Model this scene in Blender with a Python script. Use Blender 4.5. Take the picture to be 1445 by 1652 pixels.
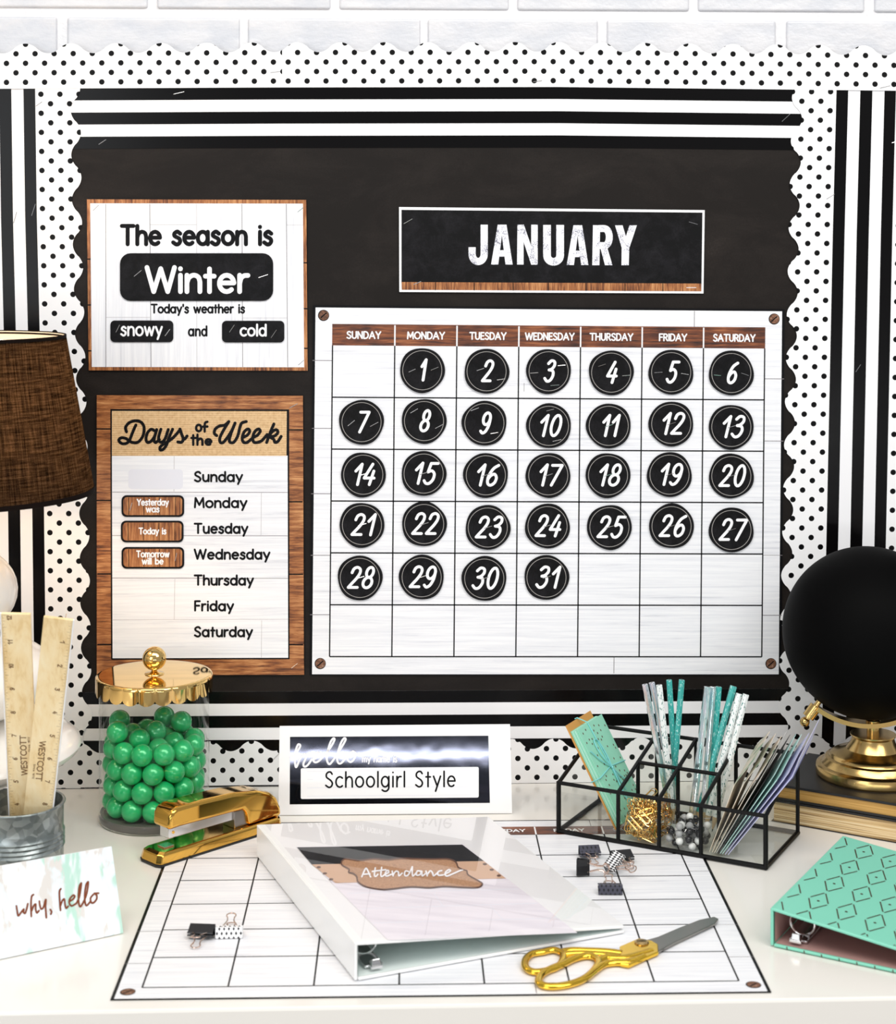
import bpy, math, random
from mathutils import Vector, Matrix
random.seed(11)
for o in list(bpy.data.objects): bpy.data.objects.remove(o)
SC = bpy.context.scene
COL = SC.collection
# ------------------------------------------------------------------ camera, light, exposure
F_PX, YAW, CAM_H, DIST, HOR, CXP = 2730.0, math.atan(102.5/2730), .636, 2.0, 397.0, 722.5
ZD = .75                                   # height of the desk top
cam = bpy.data.cameras.new('camera'); camo = bpy.data.objects.new('camera', cam); COL.objects.link(camo)
camo.location = (0, -DIST, ZD+CAM_H); camo.rotation_euler = (math.pi/2, 0, -YAW)
cam.sensor_fit = 'HORIZONTAL'; cam.sensor_width = 36; cam.lens = F_PX*36/1445
cam.shift_y = -(826-HOR)/1445
cam.dof.use_dof = True; cam.dof.focus_distance = 1.92; cam.dof.aperture_fstop = 11
SC.camera = camo
SC.view_settings.view_transform = 'Standard'; SC.view_settings.look = 'None'
SC.view_settings.exposure = -0.36; SC.view_settings.gamma = 1; SC.view_settings.use_curve_mapping = False
w = bpy.data.worlds.new('room_light'); SC.world = w; w.use_nodes = True
w.node_tree.nodes['Background'].inputs[0].default_value = (.95, .97, 1, 1)
w.node_tree.nodes['Background'].inputs[1].default_value = .52
def area(name, loc, target, sx, sy, power, color=(1, 1, 1)):
    l = bpy.data.lights.new(name, 'AREA'); l.shape = 'RECTANGLE'; l.size = sx; l.size_y = sy; l.energy = power; l.color = color
    o = bpy.data.objects.new(name, l); COL.objects.link(o); o.location = loc
    o.rotation_euler = (Vector(target)-Vector(loc)).to_track_quat('-Z', 'Y').to_euler(); return o
area('key_light_right', (1.5, -2.0, 2.6), (.2, -.25, .8), 1.3, 1.0, 25, (1, .98, .95))  # unseen key source at upper right, direction read from the disc shadows
area('front_fill_left', (-1.4, -2.8, 1.5), (.05, -.2, .85), 1.3, 1.2, 20, (.93, .97, 1))  # added fill, low at front left, lifts the faces turned to the camera
area('overhead_fill', (0, -1.35, 2.5), (0, -.5, .75), 1.9, .7, 32, (1, .965, .91))  # added overhead fill, aimed down to brighten the desk more than the wall
area('foil_band_light', (0, -3.9, .768), (0, 0, .8), 3.2, .022, 16, (1, 1, 1))  # added thin emitter behind the camera, mirrored as the bright band in the foil

# ------------------------------------------------------------------ photograph pixel -> place in the room
cy_, sy_ = math.cos(YAW), math.sin(YAW)
def ray(px, py):
    u = (px-CXP)/F_PX; v = (py-HOR)/F_PX
    return (u*cy_+sy_, cy_-u*sy_, -v)
def W(px, py, off=0.0):                    # on the board, off metres in front of it
    r = ray(px, py); t = (DIST-off)/r[1]
    return Vector((r[0]*t, -off, ZD+CAM_H+r[2]*t))
def DK(px, py, z=0.0):                     # on the desk, z above it
    r = ray(px, py); t = (z-CAM_H)/r[2]
    return Vector((r[0]*t, r[1]*t-DIST, ZD+z))
def PY(px, py, Y):                         # on the upright plane y = Y
    r = ray(px, py); t = (Y+DIST)/r[1]
    return Vector((r[0]*t, Y, ZD+CAM_H+r[2]*t))
class Plane:
    def __init__(s, a, b, c):
        s.o = Vector(a); s.n = (Vector(b)-s.o).cross(Vector(c)-s.o).normalized()
        if s.n.dot(Vector((0, -DIST, ZD+CAM_H))-s.o) < 0: s.n = -s.n
    def __call__(s, px, py, off=0.0):
        r = Vector(ray(px, py)); c = Vector((0, -DIST, ZD+CAM_H)); p0 = s.o+s.n*off
        return c+r*((p0-c).dot(s.n)/r.dot(s.n))

# ------------------------------------------------------------------ mesh builder
class MB:
    def __init__(s): s.v = []; s.f = []; s.m = []; s.uv = {}
    def add(s, pts): i = len(s.v); s.v += [Vector(p) for p in pts]; return i
    def face(s, idx, m=0, uv=None):
        if uv: s.uv[len(s.f)] = uv
        s.f.append(tuple(idx)); s.m.append(m)
    def poly(s, pts, m=0, uv=None):
        i = s.add(pts); s.face(range(i, i+len(pts)), m, uv)
    def box(s, a, b, m=0):
        x0, y0, z0 = a; x1, y1, z1 = b
        i = s.add([(x0,y0,z0),(x1,y0,z0),(x1,y1,z0),(x0,y1,z0),(x0,y0,z1),(x1,y0,z1),(x1,y1,z1),(x0,y1,z1)])
        for q in ((0,3,2,1),(4,5,6,7),(0,1,5,4),(1,2,6,5),(2,3,7,6),(3,0,4,7)): s.face([i+k for k in q], m)
    def prism(s, pts, d, m=0, side=None):  # front outline, extruded by d
        d = Vector(d); n = len(pts); i = s.add(pts); s.add([Vector(p)+d for p in pts])
        s.face(range(i, i+n), m); s.face([i+n+k for k in reversed(range(n))], m)
        for k in range(n): s.face((i+k, i+n+k, i+n+(k+1) % n, i+(k+1) % n), m if side is None else side)
    def tube(s, pts, r, seg=8, closed=False, m=0, flat=1.0):
        pts = [Vector(p) for p in pts]; n = len(pts); base = None; prev = None
        for k, p in enumerate(pts):
            if closed: t = pts[(k+1) % n]-pts[k-1]
            else: t = pts[min(k+1, n-1)]-pts[max(k-1, 0)]
            t.normalize()
            if prev is None:
                a = Vector((0, 0, 1)) if abs(t.z) < .9 else Vector((1, 0, 0)); u = t.cross(a).normalized()
            else: u = (prev-t*prev.dot(t)).normalized()
            prev = u; v = t.cross(u); rr = r[k] if isinstance(r, (list, tuple)) else r
            i = s.add([p+(u*math.cos(2*math.pi*j/seg)+v*math.sin(2*math.pi*j/seg)*flat)*rr for j in range(seg)])
            if base is None: base = i
        for k in range(n if closed else n-1):
            a = base+k*seg; b = base+((k+1) % n)*seg
            for j in range(seg): s.face((a+j, a+(j+1) % seg, b+(j+1) % seg, b+j), m)
        if not closed:
            s.face([base+j for j in reversed(range(seg))], m); s.face([base+(n-1)*seg+j for j in range(seg)], m)
    def lathe(s, prof, c=(0,0,0), seg=48, m=0, caps=(False, False)):
        c = Vector(c); base = len(s.v)
        for r, z in prof: s.add([c+Vector((r*math.cos(2*math.pi*j/seg), r*math.sin(2*math.pi*j/seg), z)) for j in range(seg)])
        for k in range(len(prof)-1):
            for j in range(seg): s.face((base+k*seg+j, base+k*seg+(j+1) % seg, base+(k+1)*seg+(j+1) % seg, base+(k+1)*seg+j), m)
        if caps[0]: s.face([base+j for j in reversed(range(seg))], m)
        if caps[1]: s.face([base+(len(prof)-1)*seg+j for j in range(seg)], m)
    def ball(s, c, r, seg=20, rings=12, m=0, sq=(1,1,1)):
        prof = [(max(1e-5, math.sin(math.pi*k/rings))*r, -math.cos(math.pi*k/rings)*r) for k in range(rings+1)]
        i = len(s.v); s.lathe(prof, (0,0,0), seg, m)
        for k in range(i, len(s.v)): p = s.v[k]; s.v[k] = Vector((p.x*sq[0]+c[0], p.y*sq[1]+c[1], p.z*sq[2]+c[2]))
    def xf(s, M, i0=0):
        for k in range(i0, len(s.v)): s.v[k] = M @ s.v[k]
def mk(name, mb, mats, parent=None, loc=(0,0,0), smooth=False, bevel=0, seg=2, angle=35):
    """links one mesh object; the builder's points are in room space, loc is its origin"""
    me = bpy.data.meshes.new(name); L = Vector(loc); P = Vector(parent.location) if parent else Vector((0,0,0))
    if parent and parent.parent: P = P+Vector(parent.parent.location)
    o0 = P if parent else L
    me.from_pydata([tuple(v-o0) for v in mb.v], [], mb.f)
    for m in (mats if isinstance(mats, (list, tuple)) else [mats]): me.materials.append(m)
    for p, mi in zip(me.polygons, mb.m): p.material_index = mi
    if mb.uv:
        uvl = me.uv_layers.new(name='UVMap')
        for p in me.polygons:
            if p.index in mb.uv:
                for k, li in enumerate(p.loop_indices): uvl.data[li].uv = mb.uv[p.index][k]
    o = bpy.data.objects.new(name, me); COL.objects.link(o)
    if parent: o.parent = parent
    else: o.location = L
    if smooth:
        for p in me.polygons: p.use_smooth = True
        me.set_sharp_from_angle(angle=math.radians(angle))
    if bevel:
        b = o.modifiers.new('bevel', 'BEVEL'); b.width = bevel; b.segments = seg; b.limit_method = 'ANGLE'; b.angle_limit = math.radians(30)
    return o
def tag(o, label, cat, group=None):
    o['label'] = label; o['category'] = cat
    if group: o['group'] = group
    return o
def thing(name, label, cat, loc, group=None):
    o = bpy.data.objects.new(name, None); COL.objects.link(o); o.location = loc; o.empty_display_size = .02
    return tag(o, label, cat, group)
def struct(o): o['kind'] = 'structure'; return o
def dup(root, loc, rot=None, label=None):
    r = root.copy(); COL.objects.link(r); r.location = loc
    if rot is not None: r.rotation_euler = rot
    if label: r['label'] = label
    for ch in list(root.children):
        c = ch.copy(); COL.objects.link(c); c.parent = r
        for g in list(ch.children):
            d = g.copy(); COL.objects.link(d); d.parent = c
    return r

# ------------------------------------------------------------------ materials
def principled(name, col, rough=.5, metal=0.0, **kw):
    m = bpy.data.materials.new(name); m.use_nodes = True; b = m.node_tree.nodes['Principled BSDF']
    b.inputs['Base Color'].default_value = (*col, 1); b.inputs['Roughness'].default_value = rough; b.inputs['Metallic'].default_value = metal
    for k, v in kw.items():
        k = {'ior': 'IOR', 'spec': 'Specular IOR Level'}.get(k, k)
        b.inputs[k].default_value = v
    return m
class G:
    def __init__(s, m): s.m = m; s.t = m.node_tree; s.b = s.t.nodes.get('Principled BSDF')
    def n(s, ty, **kw):
        x = s.t.nodes.new(ty)
        for k, v in kw.items(): setattr(x, k, v)
        return x
    def l(s, a, b): s.t.links.new(a, b)
    def co(s, scale=(1,1,1), kind='Object', rot=(0,0,0)):
        c = s.n('ShaderNodeTexCoord'); mp = s.n('ShaderNodeMapping'); s.l(c.outputs[kind], mp.inputs[0])
        mp.inputs['Scale'].default_value = scale; mp.inputs['Rotation'].default_value = rot; return mp.outputs[0]
    def noise(s, vec, scale=1, detail=4, rough=.55, dist=0):
        x = s.n('ShaderNodeTexNoise'); s.l(vec, x.inputs['Vector']); x.inputs['Scale'].default_value = scale
        x.inputs['Detail'].default_value = detail; x.inputs['Roughness'].default_value = rough; x.inputs['Distortion'].default_value = dist
        return x.outputs['Fac']
    def ramp(s, fac, stops, interp='LINEAR'):
        x = s.n('ShaderNodeValToRGB'); s.l(fac, x.inputs[0]); e = x.color_ramp.elements; x.color_ramp.interpolation = interp
        while len(e) < len(stops): e.new(.5)
        for i, (p, c) in enumerate(stops): e[i].position = p; e[i].color = (*c, 1)
        return x.outputs[0]
    def math(s, op, a, b=None):
        x = s.n('ShaderNodeMath', operation=op)
        for i, q in enumerate((a, b)):
            if q is None: continue
            if isinstance(q, (int, float)): x.inputs[i].default_value = q
            else: s.l(q, x.inputs[i])
        return x.outputs[0]
    def mix(s, f, a, b, mode='MIX'):
        x = s.n('ShaderNodeMix', data_type='RGBA', blend_type=mode)
        if isinstance(f, (int, float)): x.inputs[0].default_value = f
        else: s.l(f, x.inputs[0])
        for i, q in ((6, a), (7, b)):
            if isinstance(q, tuple): x.inputs[i].default_value = (*q, 1)
            else: s.l(q, x.inputs[i])
        return x.outputs[2]
    def base(s, c): s.l(c, s.b.inputs['Base Color'])
    def bump(s, h, strength=.3, dist=.001):
        x = s.n('ShaderNodeBump'); s.l(h, x.inputs['Height']); x.inputs['Strength'].default_value = strength; x.inputs['Distance'].default_value = dist
        s.l(x.outputs[0], s.b.inputs['Normal'])
def wood(name, scale, stops, rough=.45, nscale=1.0, dist=.6):
    m = principled(name, (.3,.1,.03), rough); g = G(m); v = g.co(scale)
    a = g.noise(v, nscale, 6, .65, dist); b = g.noise(v, nscale*4.3, 3, .6, .2)
    f = g.math('ADD', g.math('MULTIPLY', a, .72), g.math('MULTIPLY', b, .28))
    f = g.math('ADD', f, g.math('MULTIPLY', g.math('SUBTRACT', g.noise(g.co((26,)*3), 1, 2), .5), .34))
    g.base(g.ramp(f, stops)); return m
BROWN = [(.30, (.022,.007,.003)), (.41, (.15,.043,.011)), (.51, (.37,.13,.036)), (.64, (.62,.30,.115))]
M = {}
M['brown_h'] = wood('brown wood print, level grain', (22, 20, 330), BROWN)
M['brown_v'] = wood('brown wood print, upright grain', (330, 20, 22), BROWN)
M['brown_head'] = wood('dark brown wood heading print', (18, 20, 380), [(.34, (.008,.003,.002)), (.45, (.085,.022,.009)), (.55, (.22,.062,.020)), (.66, (.40,.14,.05))])
def whitewood(name, scale):
    m = principled(name, (.86,.87,.9), .42); g = G(m); v = g.co(scale)
    a = g.noise(v, 1, 6, .7, .8); g.base(g.ramp(a, [(.25, (.60,.61,.66)), (.42, (.83,.84,.88)), (.6, (.93,.935,.96)), (.8, (.97,.975,.99))])); return m
M['ww_h'] = whitewood('white wood print, level grain', (7, 5, 260))
M['ww_v'] = whitewood('white wood print, upright grain', (260, 5, 7))
M['seam'] = principled('grey plank seam print', (.22,.2,.21), .5)
M['seam_light'] = principled('pale plank seam print', (.55,.53,.55), .5)
M['ink'] = principled('black ink', (.003,.003,.004), .45, spec=.15)
M['white_ink'] = principled('white ink', (.93,.93,.95), .45)
M['white_paper'] = principled('white paper', (.93,.93,.94), .4)
M['ghost'] = principled('pale grey print', (.80,.81,.88), .45)
def chalk():
    m = principled('distressed white print', (.9,.9,.94), .5); g = G(m); v = g.co((1,1,1))
    a = g.noise(v, 900, 3, .6); b = g.noise(v, 70, 2, .5)
    f = g.math('ADD', g.math('MULTIPLY', a, .55), g.math('MULTIPLY', b, .45))
    g.base(g.ramp(f, [(.36, (.12,.12,.16)), (.43, (.55,.56,.64)), (.47, (.9,.9,.95))])); return m
M['chalk'] = chalk()
def board_mat(name, a0, a1, sc=(7, 7, 14)):
    m = principled(name, a0, .5, spec=.16); g = G(m); v = g.co(sc); a = g.noise(v, 1, 7, .7, .5); b = g.noise(g.co((500, 500, 500)), 1, 2)
    f = g.math('ADD', g.math('MULTIPLY', a, .8), g.math('MULTIPLY', b, .2))
    g.base(g.ramp(f, [(.45, a0), (.62, a1), (.8, tuple(min(1, c*2.2) for c in a1))])); return m
M['board'] = board_mat('brown black chalkboard paper', (.0105,.008,.0068), (.018,.014,.012))
M['card_black'] = board_mat('black chalkboard card', (.0025,.0025,.003), (.010,.0095,.0115), (45, 45, 45))
M['brick'] = principled('white painted brick', (.68,.69,.72), .35)
g = G(M['brick']); n1 = g.noise(g.co((18, 18, 40)), 1, 6, .6); n2 = g.noise(g.co((160, 160, 160)), 1, 3)
g.base(g.ramp(n1, [(.3, (.60,.62,.67)), (.6, (.72,.72,.745))])); g.bump(g.math('ADD', n1, g.math('MULTIPLY', n2, .25)), .5, .004)
M['mortar'] = principled('white painted mortar', (.78,.78,.80), .5); g = G(M['mortar']); g.bump(g.noise(g.co((120,)*3), 1, 4), .5, .003)
def stripes():
    m = principled('glossy black and white stripes', (.02,.02,.02), .2, spec=.16); g = G(m)
    c = g.n('ShaderNodeTexCoord'); sp = g.n('ShaderNodeSeparateXYZ'); g.l(c.outputs['UV'], sp.inputs[0])
    f = g.math('LESS_THAN', g.math('FRACT', g.math('MULTIPLY', sp.outputs[1], .5)), .5)
    g.base(g.mix(f, (.90,.90,.92), (.0025,.0022,.0025))); return m
M['stripe'] = stripes()
def dots():
    m = principled('white with black dots', (.9,.9,.9), .4, spec=.15); g = G(m)
    c = g.n('ShaderNodeTexCoord'); sp = g.n('ShaderNodeSeparateXYZ'); g.l(c.outputs['UV'], sp.inputs[0])
    q = []
    for k in (0, 1):
        d = g.math('SUBTRACT', g.math('FRACT', g.math('ADD', sp.outputs[k], .5)), .5); q.append(g.math('MULTIPLY', d, d))
    f = g.math('LESS_THAN', g.math('ADD', *q), .205**2)
    g.base(g.mix(f, (.92,.92,.93), (.002,.002,.0025))); return m
M['dots'] = dots()
def burlap():
    m = principled('burlap print', (.6,.4,.2), .6); g = G(m); v = g.co((1, 1, 1))
    a = g.n('ShaderNodeTexWave', bands_direction='X'); g.l(v, a.inputs[0]); a.inputs['Scale'].default_value = 190; a.inputs['Distortion'].default_value = 1.2; a.inputs['Detail Scale'].default_value = 60
    b = g.n('ShaderNodeTexWave', bands_direction='Z'); g.l(v, b.inputs[0]); b.inputs['Scale'].default_value = 150; b.inputs['Distortion'].default_value = 1.5; b.inputs['Detail Scale'].default_value = 60
    f = g.math('ADD', g.math('ADD', g.math('MULTIPLY', a.outputs['Fac'], .3), g.math('MULTIPLY', b.outputs['Fac'], .3)), g.math('MULTIPLY', g.noise(g.co((260, 260, 260)), 1, 3), .5))
    g.base(g.ramp(f, [(.2, (.30,.15,.05)), (.45, (.62,.38,.17)), (.75, (.85,.62,.36))])); return m
M['burlap'] = burlap()
M['desk'] = principled('white satin desk paint', (.87,.845,.795), .16)
M['gold'] = principled('polished gold', (.80,.46,.095), .07, 1)
M['gold_warm'] = principled('polished pale gold', (.88,.60,.22), .07, 1)
M['gold_yellow'] = principled('yellow gold plate', (.92,.58,.06), .16, 1)
M['brass'] = principled('brushed brass', (.62,.42,.16), .22, 1)
M['silver'] = principled('bright steel', (.75,.74,.74), .16, 1)
M['steel_dark'] = principled('brushed dark steel', (.30,.28,.26), .28, 1)
M['rose_wire'] = principled('rosy nickel wire', (.72,.55,.47), .2, 1)
M['rubber'] = principled('black rubber', (.01,.01,.01), .5)
M['black_metal'] = principled('matte black metal', (.003,.003,.003), .45, spec=.2)
M['globe'] = principled('matte chalkboard black', (.0014,.0014,.0015), .6, spec=.05)
M['ceramic'] = principled('white glazed ceramic', (.88,.85,.80), .12)
M['white_plastic'] = principled('white vinyl', (.9,.905,.9), .25)
M['white_inner'] = principled('pale inner vinyl', (.78,.86,.84), .4)
M['mint'] = principled('mint paper', (.23,.66,.50), .4)
M['mint_light'] = principled('pale mint paper', (.48,.80,.68), .45)
M['mint_card'] = principled('mint card', (.30,.70,.52), .5)
M['kraft'] = principled('kraft paper', (.62,.30,.07), .6)
M['aqua'] = principled('aqua twine', (.22,.66,.66), .6)
M['pink'] = principled('dusty pink lining', (.45,.27,.25), .55)
M['copper_ink'] = principled('copper brown ink', (.23,.055,.018), .35, .2)
M['brown_ink'] = principled('brown ink', (.12,.045,.02), .5)
M['galv'] = principled('galvanised steel', (.36,.40,.40), .36, .8)
g = G(M['galv']); vv = g.n('ShaderNodeTexVoronoi'); g.l(g.co((150,)*3), vv.inputs[0]); vv.inputs['Scale'].default_value = 1
g.base(g.ramp(vv.outputs['Color'], [(.2, (.19,.22,.22)), (.8, (.36,.40,.40))]))
def thin_glass(name, tint, refl=.5):
    m = bpy.data.materials.new(name); m.use_nodes = True; t = m.node_tree; t.nodes.remove(t.nodes['Principled BSDF'])
    tr = t.nodes.new('ShaderNodeBsdfTransparent'); tr.inputs[0].default_value = (*tint, 1)
    gl = t.nodes.new('ShaderNodeBsdfGlossy'); gl.inputs['Roughness'].default_value = .02; gl.inputs[0].default_value = (.95,.97,.97,1)
    fc = t.nodes.new('ShaderNodeLayerWeight'); fc.inputs[0].default_value = .5; p5 = t.nodes.new('ShaderNodeMath'); p5.operation = 'POWER'; t.links.new(fc.outputs['Facing'], p5.inputs[0]); p5.inputs[1].default_value = 4.5
    lw = t.nodes.new('ShaderNodeMath'); lw.operation = 'ADD'; t.links.new(p5.outputs[0], lw.inputs[0]); lw.inputs[1].default_value = .03
    mu = t.nodes.new('ShaderNodeMath'); mu.operation = 'MULTIPLY'; t.links.new(lw.outputs[0], mu.inputs[0]); mu.inputs[1].default_value = refl
    mx = t.nodes.new('ShaderNodeMixShader'); t.links.new(mu.outputs[0], mx.inputs[0]); t.links.new(tr.outputs[0], mx.inputs[1]); t.links.new(gl.outputs[0], mx.inputs[2])
    t.links.new(mx.outputs[0], t.nodes['Material Output'].inputs[0]); return m
M['glass_pane'] = thin_glass('clear glass pane', (.94,.95,.93), .6)
M['jar_glass'] = thin_glass('clear jar glass', (.975,.975,.965), .7)
M['jar_base'] = principled('thick jar glass', (.90,.87,.80), .03, 0, ior=1.45); M['jar_base'].node_tree.nodes['Principled BSDF'].inputs['Transmission Weight'].default_value = .85
M['plastic_film'] = thin_glass('clear plastic pocket', (.985,.975,.985), .45)
M['gum'] = principled('pearl green candy shell', (.012,.50,.16), .25, .15)
b_ = M['gum'].node_tree.nodes['Principled BSDF']; b_.inputs['Coat Weight'].default_value = .6; b_.inputs['Coat Roughness'].default_value = .12
M['pin_white'] = principled('white plastic pin head', (.88,.88,.88), .2)
M['pin_grey'] = principled('pearl grey pin head', (.42,.42,.43), .2)
M['pin_black'] = principled('black plastic pin head', (.008,.008,.01), .15)

# ------------------------------------------------------------------ stroke lettering
def arc(cx, cy, rx, ry, a0=0, a1=360, n=None):
    n = n or max(5, int(abs(a1-a0)/20))
    return [(cx+rx*math.cos(math.radians(a0+(a1-a0)*k/n)), cy+ry*math.sin(math.radians(a0+(a1-a0)*k/n))) for k in range(n+1)]
def P2(*c): return [(c[i], c[i+1]) for i in range(0, len(c), 2)]
def spl(pts, k=5):
    if len(pts) < 3: return list(pts)
    p = [pts[0]]+list(pts)+[pts[-1]]; out = []
    for i in range(1, len(p)-2):
        a, b, c, d = p[i-1], p[i], p[i+1], p[i+2]
        for j in range(k):
            t = j/k
            out.append(tuple(.5*(2*b[q]+(c[q]-a[q])*t+(2*a[q]-5*b[q]+4*c[q]-d[q])*t*t+(3*b[q]-a[q]-3*c[q]+d[q])*t**3) for q in range(2)))
    out.append(tuple(pts[-1])); return out
L_ = P2
def S_(*c): return spl(P2(*c))
X = .68
GL = {
 ' ': (.34, []), "'": (.06, [L_(.03,1,.03,.78)]), ',': (.1, [L_(.08,.04,.02,-.16)]),
 'a': (.6, [arc(.28,.34,.28,.34), L_(.57,X,.57,0)]), 'b': (.6, [L_(.02,1,.02,0), arc(.31,.34,.28,.34)]),
 'c': (.5, [arc(.3,.34,.3,.34,48,312)]), 'd': (.6, [arc(.28,.34,.28,.34), L_(.57,1,.57,0)]),
 'e': (.58, [L_(.02,.36,.57,.36)+arc(.29,.34,.28,.34,5,312)]), 'f': (.34, [S_(.4,.98,.26,1,.17,.86,.17,.6)+[(.17,0)], L_(0,.64,.36,.64)]),
 'g': (.6, [arc(.28,.34,.28,.34), [(.57,X)]+S_(.57,.1,.55,-.12,.4,-.27,.2,-.28,.05,-.2)]),
 'h': (.54, [L_(.02,1,.02,0), S_(.02,.36,.1,.58,.28,X,.46,.6,.52,.4)+[(.52,0)]]),
 'i': (.08, [L_(.04,X,.04,0), L_(.04,.94,.04,.95)]), 'k': (.5, [L_(.02,1,.02,0), L_(.45,X,.05,.3), L_(.2,.42,.48,0)]), 'l': (.06, [L_(.03,1,.03,0)]),
 'm': (.88, [L_(.02,X,.02,0), S_(.02,.36,.08,.58,.22,X,.38,.6,.43,.4)+[(.43,0)], S_(.43,.36,.5,.58,.64,X,.8,.6,.85,.4)+[(.85,0)]]),
 'n': (.54, [L_(.02,X,.02,0), S_(.02,.36,.1,.58,.28,X,.46,.6,.52,.4)+[(.52,0)]]), 'o': (.6, [arc(.3,.34,.3,.34)]),
 'r': (.32, [L_(.02,X,.02,0), S_(.02,.34,.08,.56,.2,.66,.34,.67)]),
 's': (.42, [S_(.40,.58,.24,.69,.08,.6,.07,.47,.2,.38,.34,.31,.4,.18,.32,.03,.18,-.01,.0,.1)]),
 't': (.34, [L_(.16,.94,.16,0), L_(0,.64,.34,.64)]), 'u': (.54, [[(.02,X)]+S_(.02,.28,.08,.08,.26,0,.44,.1,.52,.32), L_(.52,X,.52,0)]),
 'w': (.8, [L_(0,X,.2,0,.4,.64,.6,0,.8,X)]), 'y': (.54, [L_(0,X,.28,.04), L_(.54,X,.16,-.3)]),
 'A': (.76, [L_(0,0,.38,1,.76,0), L_(.14,.33,.62,.33)]), 'B': (.55, []), 'C': (.74, [arc(.46,.5,.44,.5,48,312)]),
 'D': (.68, [L_(.04,0,.04,1,.26,1)+arc(.26,.5,.4,.5,85,-85)+L_(.26,0,.04,0)]), 'E': (.5, [L_(.48,1,.04,1,.04,0,.48,0), L_(.04,.52,.44,.52)]),
 'F': (.48, [L_(.48,1,.04,1,.04,0), L_(.04,.52,.42,.52)]), 'H': (.66, [L_(.04,0,.04,1), L_(.62,0,.62,1), L_(.04,.52,.62,.52)]),
 'I': (.08, [L_(.04,0,.04,1)]), 'J': (.45, []), 'L': (.45, [L_(.04,1,.04,0,.44,0)]), 'M': (.84, [L_(.02,0,.08,1,.42,.25,.76,1,.82,0)]),
 'N': (.68, [L_(.04,0,.04,1,.64,0,.64,1)]), 'O': (.84, [arc(.42,.5,.4,.5)]),
 'R': (.58, [L_(.04,0,.04,1,.28,1)+arc(.28,.745,.24,.255,85,-85)+L_(.28,.49,.04,.49), L_(.28,.49,.56,0)]),
 'S': (.56, [S_(.51,.86,.4,.99,.22,.99,.07,.86,.08,.66,.25,.54,.42,.43,.53,.25,.45,.05,.25,-.01,.02,.12)]),
 'T': (.66, [L_(0,1,.66,1), L_(.33,1,.33,0)]), 'U': (.64, [[(.04,1)]+arc(.32,.3,.28,.3,180,360)+[(.60,1)]]),
 'W': (1.06, [L_(0,1,.26,0,.53,.95,.8,0,1.06,1)]), 'Y': (.66, [L_(0,1,.33,.46,.66,1), L_(.33,.46,.33,0)]),
 '0': (.5, [arc(.25,.5,.23,.5)]), '1': (.3, [L_(.0,.66,.26,1,.26,0)]),
 '2': (.5, [S_(.04,.74,.1,.93,.27,1,.44,.9,.46,.7,.34,.45,.15,.2,.02,.02), L_(.02,.02,.5,.02)]),
 '3': (.48, [S_(.05,.86,.2,1,.4,.95,.44,.76,.32,.6,.16,.55), S_(.16,.55,.4,.5,.47,.28,.36,.05,.17,0,.0,.14)]),
 '4': (.54, [L_(.3,1,.0,.32,.54,.32), L_(.44,.66,.36,0)]), '5': (.5, [L_(.52,.98,.16,.98,.1,.56), S_(.1,.56,.28,.62,.45,.47,.45,.2,.3,.01,.12,.01,.0,.14)]),
 '6': (.5, [S_(.44,.97,.2,.8,.04,.42,.08,.1,.25,0,.43,.12,.47,.36,.33,.54,.14,.46,.05,.3)]), '7': (.52, [L_(.0,.97,.52,.97,.18,0)]),
 '8': (.48, [arc(.25,.755,.18,.245), arc(.24,.255,.23,.255)]), '9': (.5, [arc(.26,.7,.21,.29), S_(.47,.76,.46,.4,.34,.1,.16,.0,.03,.1)]),
}
def layout(txt, gap=.19, shear=0.0):
    x = 0; st = []
    for ch in txt:
        wd, ss = GL[ch]
        for s in ss: st.append([(x+a+shear*b, b) for a, b in s])
        x += wd+gap
    return st, x-gap
def text_px(txt, x0, x1, base, cap, gap=.19, shear=0.0, slope=0.0):
    """strokes in photograph pixels: baseline at base, capital height cap, from x0 to x1"""
    st, wd = layout(txt, gap, shear); k = (x1-x0)/wd
    return [[(x0+a*k, base+slope*a*k-b*cap) for a, b in s] for s in st]
def ribbon(mb, strokes, w, fn, off, m=0, round_=True, taper=None):
    c = 0
    for s in strokes:
        pts = [p for i, p in enumerate(s) if i == 0 or math.dist(p, s[i-1]) > 1e-6]; n = len(pts)
        if n == 1: pts = pts*2
        for i in range(n):
            wi = w if taper is None else w*taper(i/(max(1, n-1)))
            if i < n-1 and n > 1:
                a, b = pts[i], pts[i+1]; d = math.dist(a, b); wj = w if taper is None else w*taper((i+1)/(n-1))
                nx, ny = -(b[1]-a[1])/d, (b[0]-a[0])/d; o = off+.00001*(c % 29); c += 1
                mb.poly([fn(a[0]+nx*wi/2, a[1]+ny*wi/2, o), fn(a[0]-nx*wi/2, a[1]-ny*wi/2, o), fn(b[0]-nx*wj/2, b[1]-ny*wj/2, o), fn(b[0]+nx*wj/2, b[1]+ny*wj/2, o)], m)
            end = i in (0, n-1); turn = False
            if not end:
                a0 = math.atan2(pts[i][1]-pts[i-1][1], pts[i][0]-pts[i-1][0]); a1 = math.atan2(pts[i+1][1]-pts[i][1], pts[i+1][0]-pts[i][0])
                turn = abs(math.remainder(a1-a0, 2*math.pi)) > .12
            if (round_ and end) or turn:
                o = off+.00001*(c % 29); c += 1; q = 12
                mb.poly([fn(pts[i][0]+wi/2*math.cos(2*math.pi*j/q), pts[i][1]-wi/2*math.sin(2*math.pi*j/q), o) for j in range(q)], m)
def lettering(name, strokes, w, fn, off, mat, parent, round_=True, taper=None):
    mb = MB(); ribbon(mb, strokes, w, fn, off, 0, round_, taper); return mk(name, mb, mat, parent)
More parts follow.
